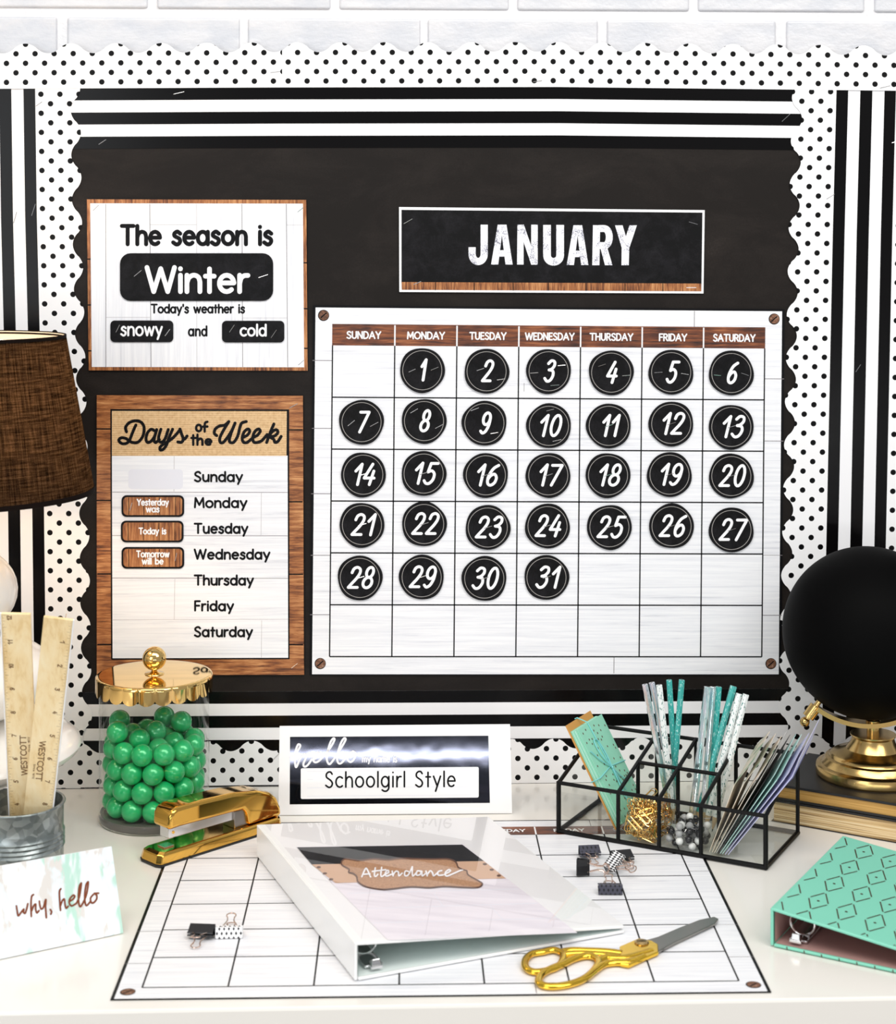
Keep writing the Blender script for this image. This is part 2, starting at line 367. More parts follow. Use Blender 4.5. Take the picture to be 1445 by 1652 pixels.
def trace(sc, ox, oy, *strokes):            # smooth strokes traced on an enlarged crop
    return [[(ox+a/sc, oy+b/sc) for a, b in spl(P2(*s), 5)] for s in strokes]
def rrect(x0, y0, x1, y1, r, n=5, slope=0.0):
    out = []
    for cx, cy, a in ((x1-r, y0+r, -90), (x1-r, y1-r, 0), (x0+r, y1-r, 90), (x0+r, y0+r, 180)):
        for k in range(n+1):
            t = math.radians(a+90*k/n); out.append((cx+r*math.cos(t), cy+r*math.sin(t)))
    return [(x, y+slope*(x-x0)) for x, y in out]
def slab(mb, pts, fn, off, th, m=0, side=None):   # pixel outline standing th proud, front face at off
    f = [fn(x, y, off) for x, y in pts]; b = fn(pts[0][0], pts[0][1], off-th)-f[0]
    mb.prism(f, b, m, side)
def staple(parent, x0, y0, x1, y1, off, fn=W):
    mb = MB(); a = fn(x0, y0, off+.0006); b = fn(x1, y1, off+.0006); mid = (a+b)/2; d = (b-a)*.5; d *= max(1, .0042/d.length)
    n = (fn(x0, y0, off+.01)-fn(x0, y0, off)).normalized()
    mb.tube([mid-d-n*.0012, mid-d, mid+d, mid+d-n*.0012], .00035, 5)
    return mk('staple', mb, M['silver'], parent)
# ------------------------------------------------------------------ the setting
mb = MB(); mb.box((-2.2, -3.6, -.05), (2.2, .2, 0)); 
M['floor'] = principled('grey wood floor', (.32,.28,.25), .4); struct(mk('floor', mb, M['floor'])); bpy.data.objects['floor']['label'] = 'grey floor under the desk'
mb = MB(); mb.box((-2.2, .017, 0), (2.2, .2, 2.6)); 
wall = struct(mk('wall_back', mb, M['mortar']))
mb = MB(); z_m = ZD+CAM_H+(HOR-21)/1362; pitch = .0677
for r in range(-24, 14):
    zc = z_m-pitch/2+r*pitch                                   # row 0 is the course just below the visible joint
    xo = W(95, 50).x+(0 if r % 2 == 0 else .107)
    for k in range(-9, 12):
        x = xo+k*.2143; j = lambda a: random.uniform(-a, a)
        x0, x1 = max(-2.19, x+.0055+j(.0015)), min(2.19, x+.2143-.0055+j(.0015))
        if x1-x0 > .02: mb.box((x0, .0135+j(.0007), zc-pitch/2+.0055), (x1, .02, zc+pitch/2-.0055))
bk = mk('brick_courses', mb, M['brick'], wall, bevel=.0045, seg=3)

# desk: one thing, flush against the wall
t = thing('desk', 'white painted desk carrying all the classroom supplies', 'desk', (0, -.3, 0))
mb = MB(); mb.box((-.95, -.583, ZD-.032), (1.0, .0, ZD)); mk('desktop', mb, M['desk'], t, bevel=.0025)
for x in (-.9, .9):
    for y in (-.55, -.07):
        mb = MB(); mb.box((x-.025, y-.025, 0), (x+.025, y+.025, ZD-.032)); mk('leg', mb, M['desk'], t, bevel=.003)
mb = MB(); mb.box((-.875, -.562, ZD-.11), (.875, -.54, ZD-.032)); mk('apron', mb, M['desk'], t)

# board and its borders
BZ = (W(0, 90).z+W(0, 95).z)/2
mb = MB(); mb.box((-.9, 0, ZD+.0005), (1.0, .012, BZ))
tag(mk('bulletin_board', mb, M['board'], loc=(0, .006, ZD)), 'large bulletin board covered in brown-black chalkboard paper behind the cards', 'bulletin board')
def lerp_tab(tab, x):
    for (a, b), (c, d) in zip(tab, tab[1:]):
        if x <= c or (c, d) == tab[-1]: return b+(d-b)*(x-a)/(c-a)
INN = [(-140, 144.6), (0, 143.2), (452, 141), (900, 140.3), (1280, 144.5), (1445, 146.4), (1620, 148.5)]
OUTL = [(130, 56.5), (350, 59.5), (825, 71), (1000, 73), (1275, 78)]
OUTR = [(130, 1349.4), (379, 1343), (860, 1333), (1163, 1326), (1275, 1322.5)]
BOT = [(-140, 1273.6), (100, 1271), (400, 1266.6), (850, 1263.4), (1300, 1257.6), (1620, 1253)]
def strip(name, mat, a0, a1, fnp, w, uvf, off, label, cat, parent_loc, group=None, n=240, wv=None):
    """fnp(a, d): pixel at a along the strip and d across from its straight edge; wv(a): width along it"""
    mb = MB(); pv = None; th = .0005
    P = thing(name, label, cat, parent_loc, group)
    for k in range(n+1):
        a = a0+(a1-a0)*k/n; ww = wv(a) if wv else w
        pts = [fnp(a, 0), fnp(a, ww)]; uv = [uvf(a, 0), uvf(a, ww)]
        q = [W(*pts[0], off), W(*pts[1], off), W(*pts[1], off-th), W(*pts[0], off-th)]
        i = mb.add(q)
        if pv is not None:
            mb.face((pv, pv+1, i+1, i), 0, [puv[0], puv[1], uv[1], uv[0]])
            mb.face((pv+1, pv+2, i+2, i+1), 0, [puv[1]]*2+[uv[1]]*2); mb.face((pv+3, pv, i, i+3), 0, [puv[0]]*2+[uv[0]]*2)
        pv, puv = i, uv
    mk('printed_strip', mb, mat, P); return P
# striped strips: five bands each
sv = lambda a, d: (a, d/19.5)
tS = strip('striped_border', M['stripe'], 100, 1310, lambda a, d: (a, lerp_tab(INN, a)+d), 97.5, lambda a, d: (a/100, d/19.5-.001), .0008, 'black and white striped border strip running level along the top of the board', 'border strip', W(700, 190), 'striped border strips')
bS = strip('striped_border', M['stripe'], 90, 1330, lambda a, d: (a, 1115.2-(a-480)*.0052+d), 97.5, lambda a, d: (a/100, d/19.5-.001), .0008, 'black and white striped border strip running level along the bottom behind the jar', 'border strip', W(700, 1165), 'striped border strips')
lS = strip('striped_border', M['stripe'], 130, 1272, lambda a, d: (lerp_tab(OUTL, a)-d+.5, a), 97.5, lambda a, d: (a/100, d/19.5-.001), .0009, 'upright black and white striped border strip at the left, behind the lamp', 'border strip', W(10, 700), 'striped border strips')
rS = strip('striped_border', M['stripe'], 130, 1262, lambda a, d: (lerp_tab(OUTR, a)+d-.5, a), 97.5, lambda a, d: (a/100, d/19.5-.001), .0009, 'upright black and white striped border strip at the right, behind the globe', 'border strip', W(1395, 700), 'striped border strips')
def duv(p0, r0, sp): return lambda a, d: (((a-p0)/(sp/2)+(d-r0)/15.35)/2, ((a-p0)/(sp/2)-(d-r0)/15.35)/2)
def scal(ph, per, lo=56.8, hi=72.6):
    def f(a): q = math.cos(2*math.pi*(a-ph)/per); return (lo+hi)/2+(hi-lo)/2*math.copysign(abs(q)**.8, q)
    return f
up = lambda a, d: (a, lerp_tab(INN, a)-d)
dA = strip('polka_dot_border', M['dots'], -130, 455, up, 72, duv(10.4, 10.2, 30.75), .0026, 'scalloped white border with black dots along the top, shorter piece at left', 'border strip', W(200, 110), 'polka dot border strips', 340, scal(41, 73.0))
dB = strip('polka_dot_border', M['dots'], 452.6, 1610, up, 72, duv(464.7, 10.2, 30.53), .0023, 'scalloped white border with black dots along the top, long piece above the calendar', 'border strip', W(900, 110), 'polka dot border strips', 640, scal(479, 70.3))
dC = strip('polka_dot_border', M['dots'], 140, 1272, lambda a, d: (lerp_tab(OUTL, a)+d, a), 72, duv(152, 9.1, 30.75), .0019, 'upright scalloped white border with black dots left of the season card', 'border strip', W(100, 700), 'polka dot border strips', 640, scal(214, 72.3))
dD = strip('polka_dot_border', M['dots'], 142, 1262, lambda a, d: (lerp_tab(OUTR, a)-d, a), 72, duv(148, 9.4, 30.6), .0019, 'upright scalloped white border with black dots right of the calendar', 'border strip', W(1300, 700), 'polka dot border strips', 640, scal(227, 70.1, 54.5, 71.5))
dE = strip('polka_dot_border', M['dots'], 142, 1262, lambda a, d: (lerp_tab(OUTR, a)+96+d, a), 72, duv(150, 9.4, 30.6), .0017, 'upright white border with black dots at the far right edge behind the globe', 'border strip', W(1470, 700), 'polka dot border strips', 640, scal(227, 70.1, 54.5, 71.5))
dF = strip('polka_dot_border', M['dots'], -130, 1610, lambda a, d: (a, lerp_tab(BOT, a)-d), 72, duv(344, 9.2, 30.7), .0022, 'scalloped white border with black dots along the bottom, touching the desk', 'border strip', W(700, 1230), 'polka dot border strips', 800, scal(407, 69.6, 55, 71.5))
for P, off, ss in ((dA, .0026, ((24,134,37,131), (436,117,452,115))), (dB, .0023, ((1419,142,1436,138), (860,132,874,130))), (tS, .0008, ((280,152,297,148), (159,233,171,225), (1261,196,1274,184))),
                   (lS, .0009, ((51,348,57,329), (22,360,27,342))), (rS, .0009, ((1440,230,1448,228), (1380,600,1388,588))), (dC, .0019, ((58,171,68,164),(104,1005,107,990))), (dD, .0019, ((1333,321,1346,313),)), (dF, .0022, ((440,1226,450,1216),))):
    for s in ss: staple(P, *s, off)

# ------------------------------------------------------------------ cards on the board
def quad(mb, pts, fn, off, m=0): mb.poly([fn(x, y, off) for x, y in pts], m)
def lines(mb, segs, w, fn, off, m=0):
    for x0, y0, x1, y1 in segs:
        d = math.dist((x0,y0), (x1,y1)); nx, ny = -(y1-y0)/d*w/2, (x1-x0)/d*w/2
        mb.poly([fn(x0+nx, y0+ny, off), fn(x0-nx, y0-ny, off), fn(x1-nx, y1-ny, off), fn(x1+nx, y1+ny, off)], m)
O1 = .0030
# season card
c = W(318, 460, O1); T = thing('season_card', 'white plank poster with wood edge reading The season is, at upper left of board', 'poster', c)
mb = MB(); slab(mb, [(140,321.5), (494,322.5), (496,598), (143,597.5)], W, O1, .0010)
lines(mb, [(141,418,147,418), (141,492,148,492), (142,566,149,566), (489,424,495,424), (489,498,496,498), (490,562,496,562)], 2, W, O1+.0001, 1)
mk('wood_edge', mb, [M['brown_v'], M['ink']], T)
mb = MB(); quad(mb, [(145.5,328), (488.5,328.5), (490.5,592.5), (148,592)], W, O1+.0003)
lines(mb, [(170.7,329,170.7,592), (241.7,329,243.5,592), (390,329,391.5,592), (461.7,329,464,592)], 1.0, W, O1+.00036, 1)
lines(mb, [(317,329,317.5,592), (241.7,362.5,317,362.5), (462,363,489,363), (171,512,242,512), (391,513,463,513)], .8, W, O1+.00036, 2)
mk('plank_panel', mb, [M['ww_v'], M['seam'], M['seam_light']], T)
lettering('lettering', text_px('The season is', 196.5, 438, 394, 29.5, .2), 6.6, W, O1+.0005, M['ink'], T)
lettering('lettering', text_px("Today's weather is", 244.5, 394, 504.5, 13.2, .2), 2.9, W, O1+.0005, M['ink'], T)
lettering('lettering', text_px('and', 304.5, 333.5, 541.5, 15.2, .24), 3.0, W, O1+.0005, M['ink'], T)
for s in ((150,340,159,331), (480,342,489,335), (482,588,489,582)): staple(T, *s, O1)
def word_card(label, x0, y0, x1, y1, r, txt, tx0, tx1, base, cap, w, st, off=.0048):
    T = thing('word_card', label, 'word card', W((x0+x1)/2, (y0+y1)/2, off), 'black word cards on the season poster')
    mb = MB(); slab(mb, rrect(x0, y0, x1, y1, r), W, off, .0008); mk('card', mb, M['card_black'], T)
    lettering('lettering', text_px(txt, tx0, tx1, base, cap, .19), w, W, off+.0002, M['white_ink'], T)
    for s in st: staple(T, *s, off)
word_card('large black rounded card reading Winter on the season poster', 193.5, 408.5, 440.5, 485.5, 17, 'Winter', 237, 399, 470.5, 39, 7.6, ((216,446,228,436), (417,448,432,443)))
word_card('small black rounded card reading snowy on the season poster', 178, 517, 279.5, 552, 7, 'snowy', 195.5, 261, 541, 20, 3.3, ((187,536,193,524), (266,542,274,531)))
word_card('small black rounded card reading cold on the season poster', 358, 517.5, 458.5, 552.5, 7, 'cold', 388, 429, 541.5, 17.8, 3.3, ((370,536,378,524), (437,545,446,532)))

# days of the week card
c = W(322, 863, O1); T = thing('days_of_the_week_card', 'wood framed poster reading Days of the Week, lower left of the board', 'poster', c)
mb = MB(); slab(mb, [(155,637), (489,638), (491,1089), (155.5,1090)], W, O1, .0010)
quad(mb, [(156,637.5), (488.5,638.5), (488.5,661), (156,661)], W, O1+.0001, 2); quad(mb, [(156,1063), (490,1062), (490.5,1088.5), (156,1089.5)], W, O1+.0001, 2)
quad(mb, [(156,661), (178,661), (179,1063), (156,1063)], W, O1+.0001, 2); quad(mb, [(466,661), (488.7,661), (490,1062), (466,1062)], W, O1+.0001, 2)
lines(mb, [(156,692,179,692), (156,807.5,179,807.5), (157,926,180,926), (157,1040,180,1040), (466,693.5,488,693.5), (466,809.5,488,809.5), (466,926.5,489,926.5), (466,1040,489,1040)], 2.2, W, O1+.0002, 1)
mk('wood_frame', mb, [M['ink'], M['ink'], M['brown_h']], T)
mb = MB(); quad(mb, [(178,660), (466.3,660.5), (467,1063.5), (179.5,1064.5)], W, O1+.0003, 2)
quad(mb, [(180.5,735), (463.8,735), (464.8,1061.2), (181.5,1062)], W, O1+.00045)
lines(mb, [(181,794,464,794.5), (181,864,464,864.5), (181,932.5,464.5,933)], .9, W, O1+.00052, 1)
lines(mb, [(181,1000,464.5,999), (281,736,280.5,793), (421.5,795,421,863), (282,934,281,1000), (422,1001,421.5,1061)], .8, W, O1+.00052, 3)
mk('plank_panel', mb, [M['ww_h'], M['seam'], M['ink'], M['seam_light']], T)
mb = MB(); quad(mb, [(180.5,663), (462.5,663.3), (462,735.5), (180.5,735.5)], W, O1+.0005); mk('burlap_heading', mb, M['burlap'], T)
tr = trace(4.983, 180, 660,
  (195,128,178,165,158,215,142,255,118,275,88,278,64,264,60,244,82,230,118,238,160,266,205,268,238,240,258,195,258,135,228,100,182,94,138,112,112,148,120,182),
  (342,172,318,162,290,188,277,230,284,264,312,262,342,225,362,168), (362,165,346,222,342,256,356,268,384,244),
  (396,162,380,215,380,254,402,266,430,238,455,165), (490,162,462,228,440,290,416,322,392,328,390,306,416,282,460,256,502,222,545,172,550,162,562,200,576,240,562,266,532,264), (574,246,592,236,606,216),
  (845,213,826,196,832,162,866,136,910,128,942,100), (942,100,905,160,872,225,872,264,896,268,935,222,972,160,992,112), (992,112,958,200,946,254,962,270,986,262,1014,215,1030,150,1046,112,1082,100),
  (1052,228,1090,210,1110,178,1096,160,1066,182,1050,228,1058,264,1088,268,1128,236,1136,228,1172,210,1194,178,1180,160,1150,182,1134,228,1142,264,1172,268,1206,254,1232,226,1250,205),
  (1304,120,1276,185,1246,268), (1256,232,1290,182,1324,166,1336,188,1312,214,1276,226,1302,242,1312,266,1336,260,1362,220))
lettering('lettering', tr[:6], 4.9, W, O1+.0007, M['ink'], T); lettering('lettering', tr[6:], 4.9, W, O1+.0007, M['ink'], T)
lettering('lettering', [[(180+a/4.983, 660+b/4.983) for a, b in s] for s in (arc(700,152,21,26), S_(770,102,754,108,748,128,748,180), L_(736,140,770,140), L_(656,210,656,286), L_(642,232,676,232), L_(690,206,690,286), S_(690,258,704,240,722,240,730,258,730,286), L_(758,264,800,264)+arc(778,264,23,22,0,-310))], 4.0, W, O1+.0007, M['ink'], T)
for tx, b, x1 in (('Sunday',777,390.5), ('Monday',819,397.5), ('Tuesday',860.5,399), ('Wednesday',902.2,434.5), ('Thursday',944,408), ('Friday',985.5,376), ('Saturday',1027.3,406.5)):
    lettering('lettering', text_px(tx, 314, x1, b-.6, 15.0, .2), 3.3, W, O1+.0007, M['ink'], T)
mb = MB(); mb.poly([W(x, y, O1+.0006) for x, y in rrect(207,757,295,789,6)]); mk('printed_placeholder', mb, M['ghost'], T)
for s in ((467,658,480,651), (470,1078,480,1070)): staple(T, *s, O1)
def tab(label, x0, y0, txts, st):
    off = .0047; x1, y1 = x0+101, y0+35
    T = thing('wooden_label_card', label, 'label card', W(x0+50, y0+17, off), 'wood print label cards beside the day names')
    mb = MB(); slab(mb, rrect(x0, y0, x1, y1, 8), W, off, .0007); mk('card', mb, M['ink'], T)
    mb = MB(); mb.poly([W(x, y, off+.0001) for x, y in rrect(x0+3, y0+3, x1-3, y1-3, 6)])
    lines(mb, [(x0+k, y0+3.5, x0+k, y1-3.5) for k in (11.5, 36, 61.5, 87)], 1.0, W, off+.00016, 1); mk('wood_print', mb, [M['brown_v'], M['ink']], T)
    for tx, a, b, base in txts: lettering('lettering', text_px(tx, a, b, base, 9.5, .2), 2.1, W, off+.0003, M['white_ink'], T)
    for s in st: staple(T, *s, off)
tab('wood print card reading Yesterday was, beside Monday', 196, 799, (('Yesterday', 221.5, 271.5, 815), ('was', 236, 256.5, 826)), ((209,824,213,811),))
tab('wood print card reading Today is, beside Tuesday', 195, 840, (('Today is', 224.5, 267.5, 861.5),), ())
tab('wood print card reading Tomorrow will be, beside Wednesday', 196, 882.5, (('Tomorrow', 220.5, 272.5, 898.5), ('will be', 229.5, 263, 910)), ((282,905,285,892),))

# month banner
c = W(890, 404, O1); T = thing('month_banner', 'long black banner reading JANUARY with wood strip and white edge', 'banner', c)
mb = MB(); slab(mb, [(643.5,334), (1136.5,339), (1134.5,473.5), (644,471)], W, O1, .0010); mk('white_edge', mb, M['white_paper'], T)
mb = MB(); quad(mb, [(647.5,338.5), (1132.8,343), (1131.3,457.5), (647.5,455)], W, O1+.0002); mk('black_panel', mb, M['card_black'], T)
mb = MB(); quad(mb, [(647.5,455), (1131.3,457.5), (1131,470), (648,467.5)], W, O1+.0002)
lines(mb, [(x, 455.3+(x-648)*.005, x, 467.8+(x-648)*.005) for x in (702,765,827.5,884,945,1008,1069)], 1.3, W, O1+.0003, 1)
lines(mb, [(1107,464,1123,464)], .9, W, O1+.0003, 2); mk('wood_strip', mb, [M['brown_v'], M['ink'], M['white_ink']], T)
mb = MB()
def jp(pts, k=0): mb.poly([W(740+a/4.817, 350+b/4.817, O1+.0004+.00001*k) for a, b in pts])
def jpath(pts, w, k=0):
    st = [[(740+a/4.817, 350+b/4.817) for a, b in pts]]; ribbon(mb, st, w/4.817, W, O1+.0004+.00001*k, 0, False)
jpath([(197,60),(197,290)]+arc(150,290,47,57,0,180)+[(103,235)], 56)
jpath([(685,62),(685,300)]+arc(736,300,51,49,180,0)+[(787,62)], 60)
for dx, dy in ((0,0), (588,4)):
    jp([(302+dx,60+dy),(345+dx,60+dy),(306+dx,370+dy),(250+dx,370+dy)], 1); jp([(325+dx,60+dy),(370+dx,60+dy),(418+dx,370+dy),(362+dx,370+dy)], 2); jp([(300+dx,258+dy),(372+dx,258+dy),(376+dx,308+dy),(294+dx,308+dy)], 3)
jp([(455,60),(503,60),(503,370),(452,370)], 1); jp([(458,60),(505,60),(612,371),(562,371)], 2); jp([(562,60),(613,60),(612,371),(562,371)], 3)
jp([(1042,64),(1098,64),(1092,375),(1036,375)], 1); jpath([(1085,90),(1130,90)]+arc(1133,157,36,66,-90,90)+[(1085,223)], 54, 2); jp([(1098,235),(1150,228),(1193,375),(1135,375)], 3)
jp([(1213,65),(1272,65),(1325,240),(1265,240)], 1); jp([(1325,65),(1383,65),(1325,240),(1270,240)], 2); jp([(1265,236),(1324,236),(1320,375),(1263,375)], 3)
mk('lettering', mb, M['chalk'], T)
for s in ((651,361,665,353), (1111,358,1125,362), (667,459,679,454)): staple(T, *s, O1)

# ------------------------------------------------------------------ calendar (the one on the board and the one on the desk)
CW, CH = .560, .436
def calendar(T, warp=None):
    """parts in the sheet's own frame: x right, z up, front towards -y"""
    fn0 = lambda x, y, off=0.0: Vector((x-CW/2, -off, CH/2-y))
    if warp: fn = lambda x, y, off=0.0: fn0(x, y, off+warp(x, y))
    else: fn = fn0
    def loc(name, mb, mats):
        me = bpy.data.meshes.new(name); me.from_pydata([tuple(v) for v in mb.v], [], mb.f)
        for m in mats: me.materials.append(m)
        for p, mi in zip(me.polygons, mb.m): p.material_index = mi
        o = bpy.data.objects.new(name, me); COL.objects.link(o); o.parent = T; return o
    def grid(mb, x0, y0, x1, y1, off, m, nx=24, ny=18):
        i = mb.add([fn(x0+(x1-x0)*a/nx, y0+(y1-y0)*b/ny, off) for b in range(ny+1) for a in range(nx+1)])
        for b in range(ny):
            for a in range(nx): k = i+b*(nx+1)+a; mb.face((k, k+1, k+nx+2, k+nx+1), m)
    def ln(mb, x0, y0, x1, y1, w, off, m):
        n = 20; pv = None; d = math.dist((x0,y0), (x1,y1)); nx, ny = -(y1-y0)/d*w/2, (x1-x0)/d*w/2
        for k in range(n+1):
            x, y = x0+(x1-x0)*k/n, y0+(y1-y0)*k/n; i = mb.add([fn(x+nx, y+ny, off), fn(x-nx, y-ny, off)])
            if pv is not None: mb.face((pv, pv+1, i+1, i), m)
            pv = i
    gx = [.0234+.0733*k for k in range(8)]; gy = [.0218, .0470]+[.0470+.06114*k for k in range(1, 7)]
    mb = MB(); grid(mb, 0, 0, CW, CH, .0006, 1); grid(mb, 0, 0, CW, CH, 0, 1)
    grid(mb, .0030, .0026, CW-.0030, CH-.0013, .0007, 0)
    for a in ((0, gy[1]+.018, .0234, gy[1]+.018), (0, .145, .0234, .145), (0, .222, .0234, .222), (0, .2945, .0234, .2945), (0, .3645, .0234, .3645), (.5365, .083, CW, .083), (.5365, .157, CW, .157), (.5365, .3645, CW, .3645), (.452, .003, .452, .0218), (.36, .4140, .36, .4335)): ln(mb, *a, .0008, .00078, 2)
    for a in ((.5365, .293, CW, .293), (.25, .09, .25, .1)): ln(mb, *a, .0006, .00078, 2)
    loc('sheet', mb, [M['ww_h'], M['ink'], M['seam']])
    mb = MB()
    for x in gx: ln(mb, x, gy[1], x, gy[-1], .0015, .0009, 0)
    for y in gy[2:]: ln(mb, gx[0], y, gx[-1], y, .0015, .0009, 0)
    loc('grid', mb, [M['ink']])
    mb = MB(); grid(mb, gx[0]-.0005, gy[0], gx[-1]+.0005, gy[1], .00095, 0, 24, 2)
    for x in gx[1:-1]: ln(mb, x, gy[0]+.001, x, gy[1], .0017, .00105, 1)
    loc('heading_band', mb, [M['brown_head'], M['white_ink']])
    for k, d in enumerate(('SUNDAY','MONDAY','TUESDAY','WEDNESDAY','THURSDAY','FRIDAY','SATURDAY')):
        wd = (.0395,.0435,.0425,.0575,.0505,.0325,.0495)[k]; cx = (gx[k]+gx[k+1])/2; mb = MB()
        ribbon(mb, text_px(d, cx-wd/2, cx+wd/2, .0385, .0078, .17), .0017, fn, .0011); loc('weekday_name', mb, [M['white_ink']])
    for x, y in ((.0125, .0118), (CW-.0125, .0118), (.0125, CH-.0140), (CW-.0125, CH-.0140)):
        mb = MB()
        mb.poly([fn(x+.0066*math.cos(.3*j), y-.0066*math.sin(.3*j), .0010) for j in range(21)], 1)
        mb.poly([fn(x+.0002+.0058*math.cos(.3*j), y-.0002-.0058*math.sin(.3*j), .00104) for j in range(21)], 0)
        mb.poly([fn(x-.004, y+.0026, .0011), fn(x-.003, y+.0036, .0011), fn(x+.004, y-.0026, .0011), fn(x+.003, y-.0036, .0011)], 1)
        loc('printed_screw', mb, [M['screw'], M['ink']])
M['screw'] = wood('brown screw print', (420, 420, 420), [(.35, (.05,.018,.008)), (.55, (.24,.10,.05)), (.7, (.55,.42,.34))])
T = thing('wall_calendar', 'large white plank month calendar stapled to the board under the JANUARY banner', 'calendar', (.19385, -.0012, ZD+.3456)); calendar(T); T.rotation_euler = (0, math.radians(.55), 0)
T2 = thing('desk_calendar', 'matching white plank calendar sheet lying flat on the desk under the binder', 'calendar', (.0516, -.3497, ZD+.0004)); calendar(T2); T2.rotation_euler = (-math.pi/2, 0, math.radians(-.65))

# number discs
DISC = {1:(681,597.3),2:(784.7,599),3:(884.8,599),4:(985.6,601.2),5:(1082.4,600.4),6:(1179.4,601.8),7:(583,681),8:(683.8,679.3),9:(781.2,682.7),10:(885.3,687),11:(981.7,687),12:(1082.5,683.8),13:(1179.4,688.8),
 14:(585.8,765.8),15:(683.2,764),16:(783.5,766.8),17:(884.2,766.8),18:(980.6,766.8),19:(1079.7,765.7),20:(1179.4,768),21:(583.7,847),22:(684,845.4),23:(786.6,851),24:(883,848.8),25:(982.8,850.5),26:(1083,848.8),27:(1179.6,855),28:(580.3,932.3),29:(680,931.2),30:(781,933.4),31:(881.3,931.7)}
STP = {1:((-22,3,-11,-2),(14,0,26,-5)),2:((-16,-1,-4,-5),(17,14,30,12)),3:((-30,3,-17,2),(15,-9,27,-10),(3,23,17,22)),4:((-21,-10,-9,-14),(18,5,31,4)),5:((-27,1,-14,0),(16,2,28,4)),6:((-28,3,-17,4),(16,0,28,4)),
 7:((-22,6,-11,-3),(14,7,27,0)),8:((-22,-13,-10,-20),(18,12,31,5)),9:((-22,-20,-9,-25),(10,17,22,15)),10:((-4,-24,8,-27),(6,25,20,22))}
for n, (px, py) in DISC.items():
    rnd = random.Random(n); R = 36.2; off = .0030
    T = thing('number_disc', 'round black paper disc numbered %d in white script, on the wall calendar' % n, 'number disc', W(px, py, off+.0008), 'numbered date discs on the wall calendar')
    a1, a2, t1, t2 = rnd.uniform(0,6), rnd.uniform(0,6), rnd.uniform(-.00001,.00001), rnd.uniform(0,.00001)
    cup_ = lambda x, y: .0006+.0000007*((x-px)**2+(y-py)**2)*.6+t1*(x-px)-t2*(y-py)
    fn = lambda x, y, o=0.0: W(x, y, off+cup_(x, y)+o)
    rim = [(px+(R+.6*math.cos(3*t+a1)+.4*math.cos(5*t+a2))*math.cos(t), py+(R+.6*math.cos(3*t+a1)+.4*math.cos(5*t+a2))*math.sin(t)) for t in [2*math.pi*k/48 for k in range(48)]]
    mb = MB(); i = mb.add([fn(px, py)]); i1 = mb.add([fn(px+(x-px)*.5, py+(y-py)*.5) for x, y in rim]); i2 = mb.add([fn(x, y) for x, y in rim]); i3 = mb.add([fn(x, y, -.0005) for x, y in rim])
    for k in range(48):
        q = (k+1) % 48; mb.face((i, i1+k, i1+q)); mb.face((i1+k, i2+k, i2+q, i1+q)); mb.face((i2+k, i3+k, i3+q, i2+q))
    mb.face([i3+k for k in range(48)]); mk('disc', mb, M['card_black'], T)
    lettering('ring_print', [[(px+31.6*math.cos(2*math.pi*k/48), py+31.6*math.sin(2*math.pi*k/48)) for k in range(49)]], .8, fn, .0002, M['ring'] if 'ring' in M else M.setdefault('ring', principled('thin grey ring print', (.42,.40,.38), .5)), T)
    s = str(n); ww = 16.5 if n < 10 and n != 1 else 9 if n == 1 else 37 if '1' not in s else 32
    if n == 1: ww = 11
    if n == 11: ww = 24
    st, wd = layout(s, .24, .26); k = ww/wd; sx = 16.5/.63 if len(s) == 1 else k
    if n == 1: sx = 20
    x0 = px-wd*sx/2-1.0
    lettering('numeral', [[(x0+a*sx, py+16-b*33) for a, b in q] for q in st], 4.6, fn, .0002, M['white_ink'], T)
    for q in STP.get(n, ((-6, 1.5, 7, -2.5),)): staple(T, px+q[0], py+q[1], px+q[2], py+q[3], off, lambda x, y, o=0.0: fn(x, y, o-off))
# ------------------------------------------------------------------ table lamp at the left edge
LC = PY(-75, 1383, DK(-75, 1383).y); LC.z = ZD
s_l = F_PX/((LC.y+DIST)*cy_+LC.x*sy_)
zl = lambda py: ZD+CAM_H-(py-HOR)/s_l
T = thing('table_lamp', 'white stacked-ball table lamp with dark brown woven shade, left edge of the desk', 'lamp', LC)
m = bpy.data.materials.new('dark brown woven linen'); m.use_nodes = True; g = G(m); t_ = m.node_tree; t_.nodes.remove(g.b)
c0 = g.n('ShaderNodeTexCoord'); sp = g.n('ShaderNodeSeparateXYZ'); g.l(c0.outputs['Object'], sp.inputs[0])
an = g.math('ARCTAN2', sp.outputs[1], sp.outputs[0]); cb = g.n('ShaderNodeCombineXYZ'); g.l(an, cb.inputs[0]); g.l(sp.outputs[2], cb.inputs[1])
def mapn(sc, s_):
    mp = g.n('ShaderNodeMapping'); g.l(cb.outputs[0], mp.inputs[0]); mp.inputs['Scale'].default_value = sc; return g.noise(mp.outputs[0], s_, 4, .6)
wv = g.math('ADD', g.math('MULTIPLY', mapn((4, 480, 1), 1), .42), g.math('MULTIPLY', mapn((80, 28, 1), 1), .42)); wv = g.math('ADD', wv, g.math('MULTIPLY', mapn((130, 900, 1), 1), .22))
di = g.n('ShaderNodeBsdfDiffuse'); tl = g.n('ShaderNodeBsdfTranslucent'); mx = g.n('ShaderNodeMixShader'); mx.inputs[0].default_value = .55
g.l(g.ramp(wv, [(.42, (.004,.003,.002)), (.62, (.03,.02,.013))]), di.inputs[0]); g.l(g.ramp(wv, [(.44, (.010,.006,.003)), (.53, (.085,.05,.026)), (.64, (.27,.165,.09))]), tl.inputs[0])
g.l(di.outputs[0], mx.inputs[1]); g.l(tl.outputs[0], mx.inputs[2]); g.l(mx.outputs[0], t_.nodes['Material Output'].inputs[0]); M['shade'] = m
rb, rt, zb, zt = 223/s_l, 177/s_l, zl(797), zl(541)
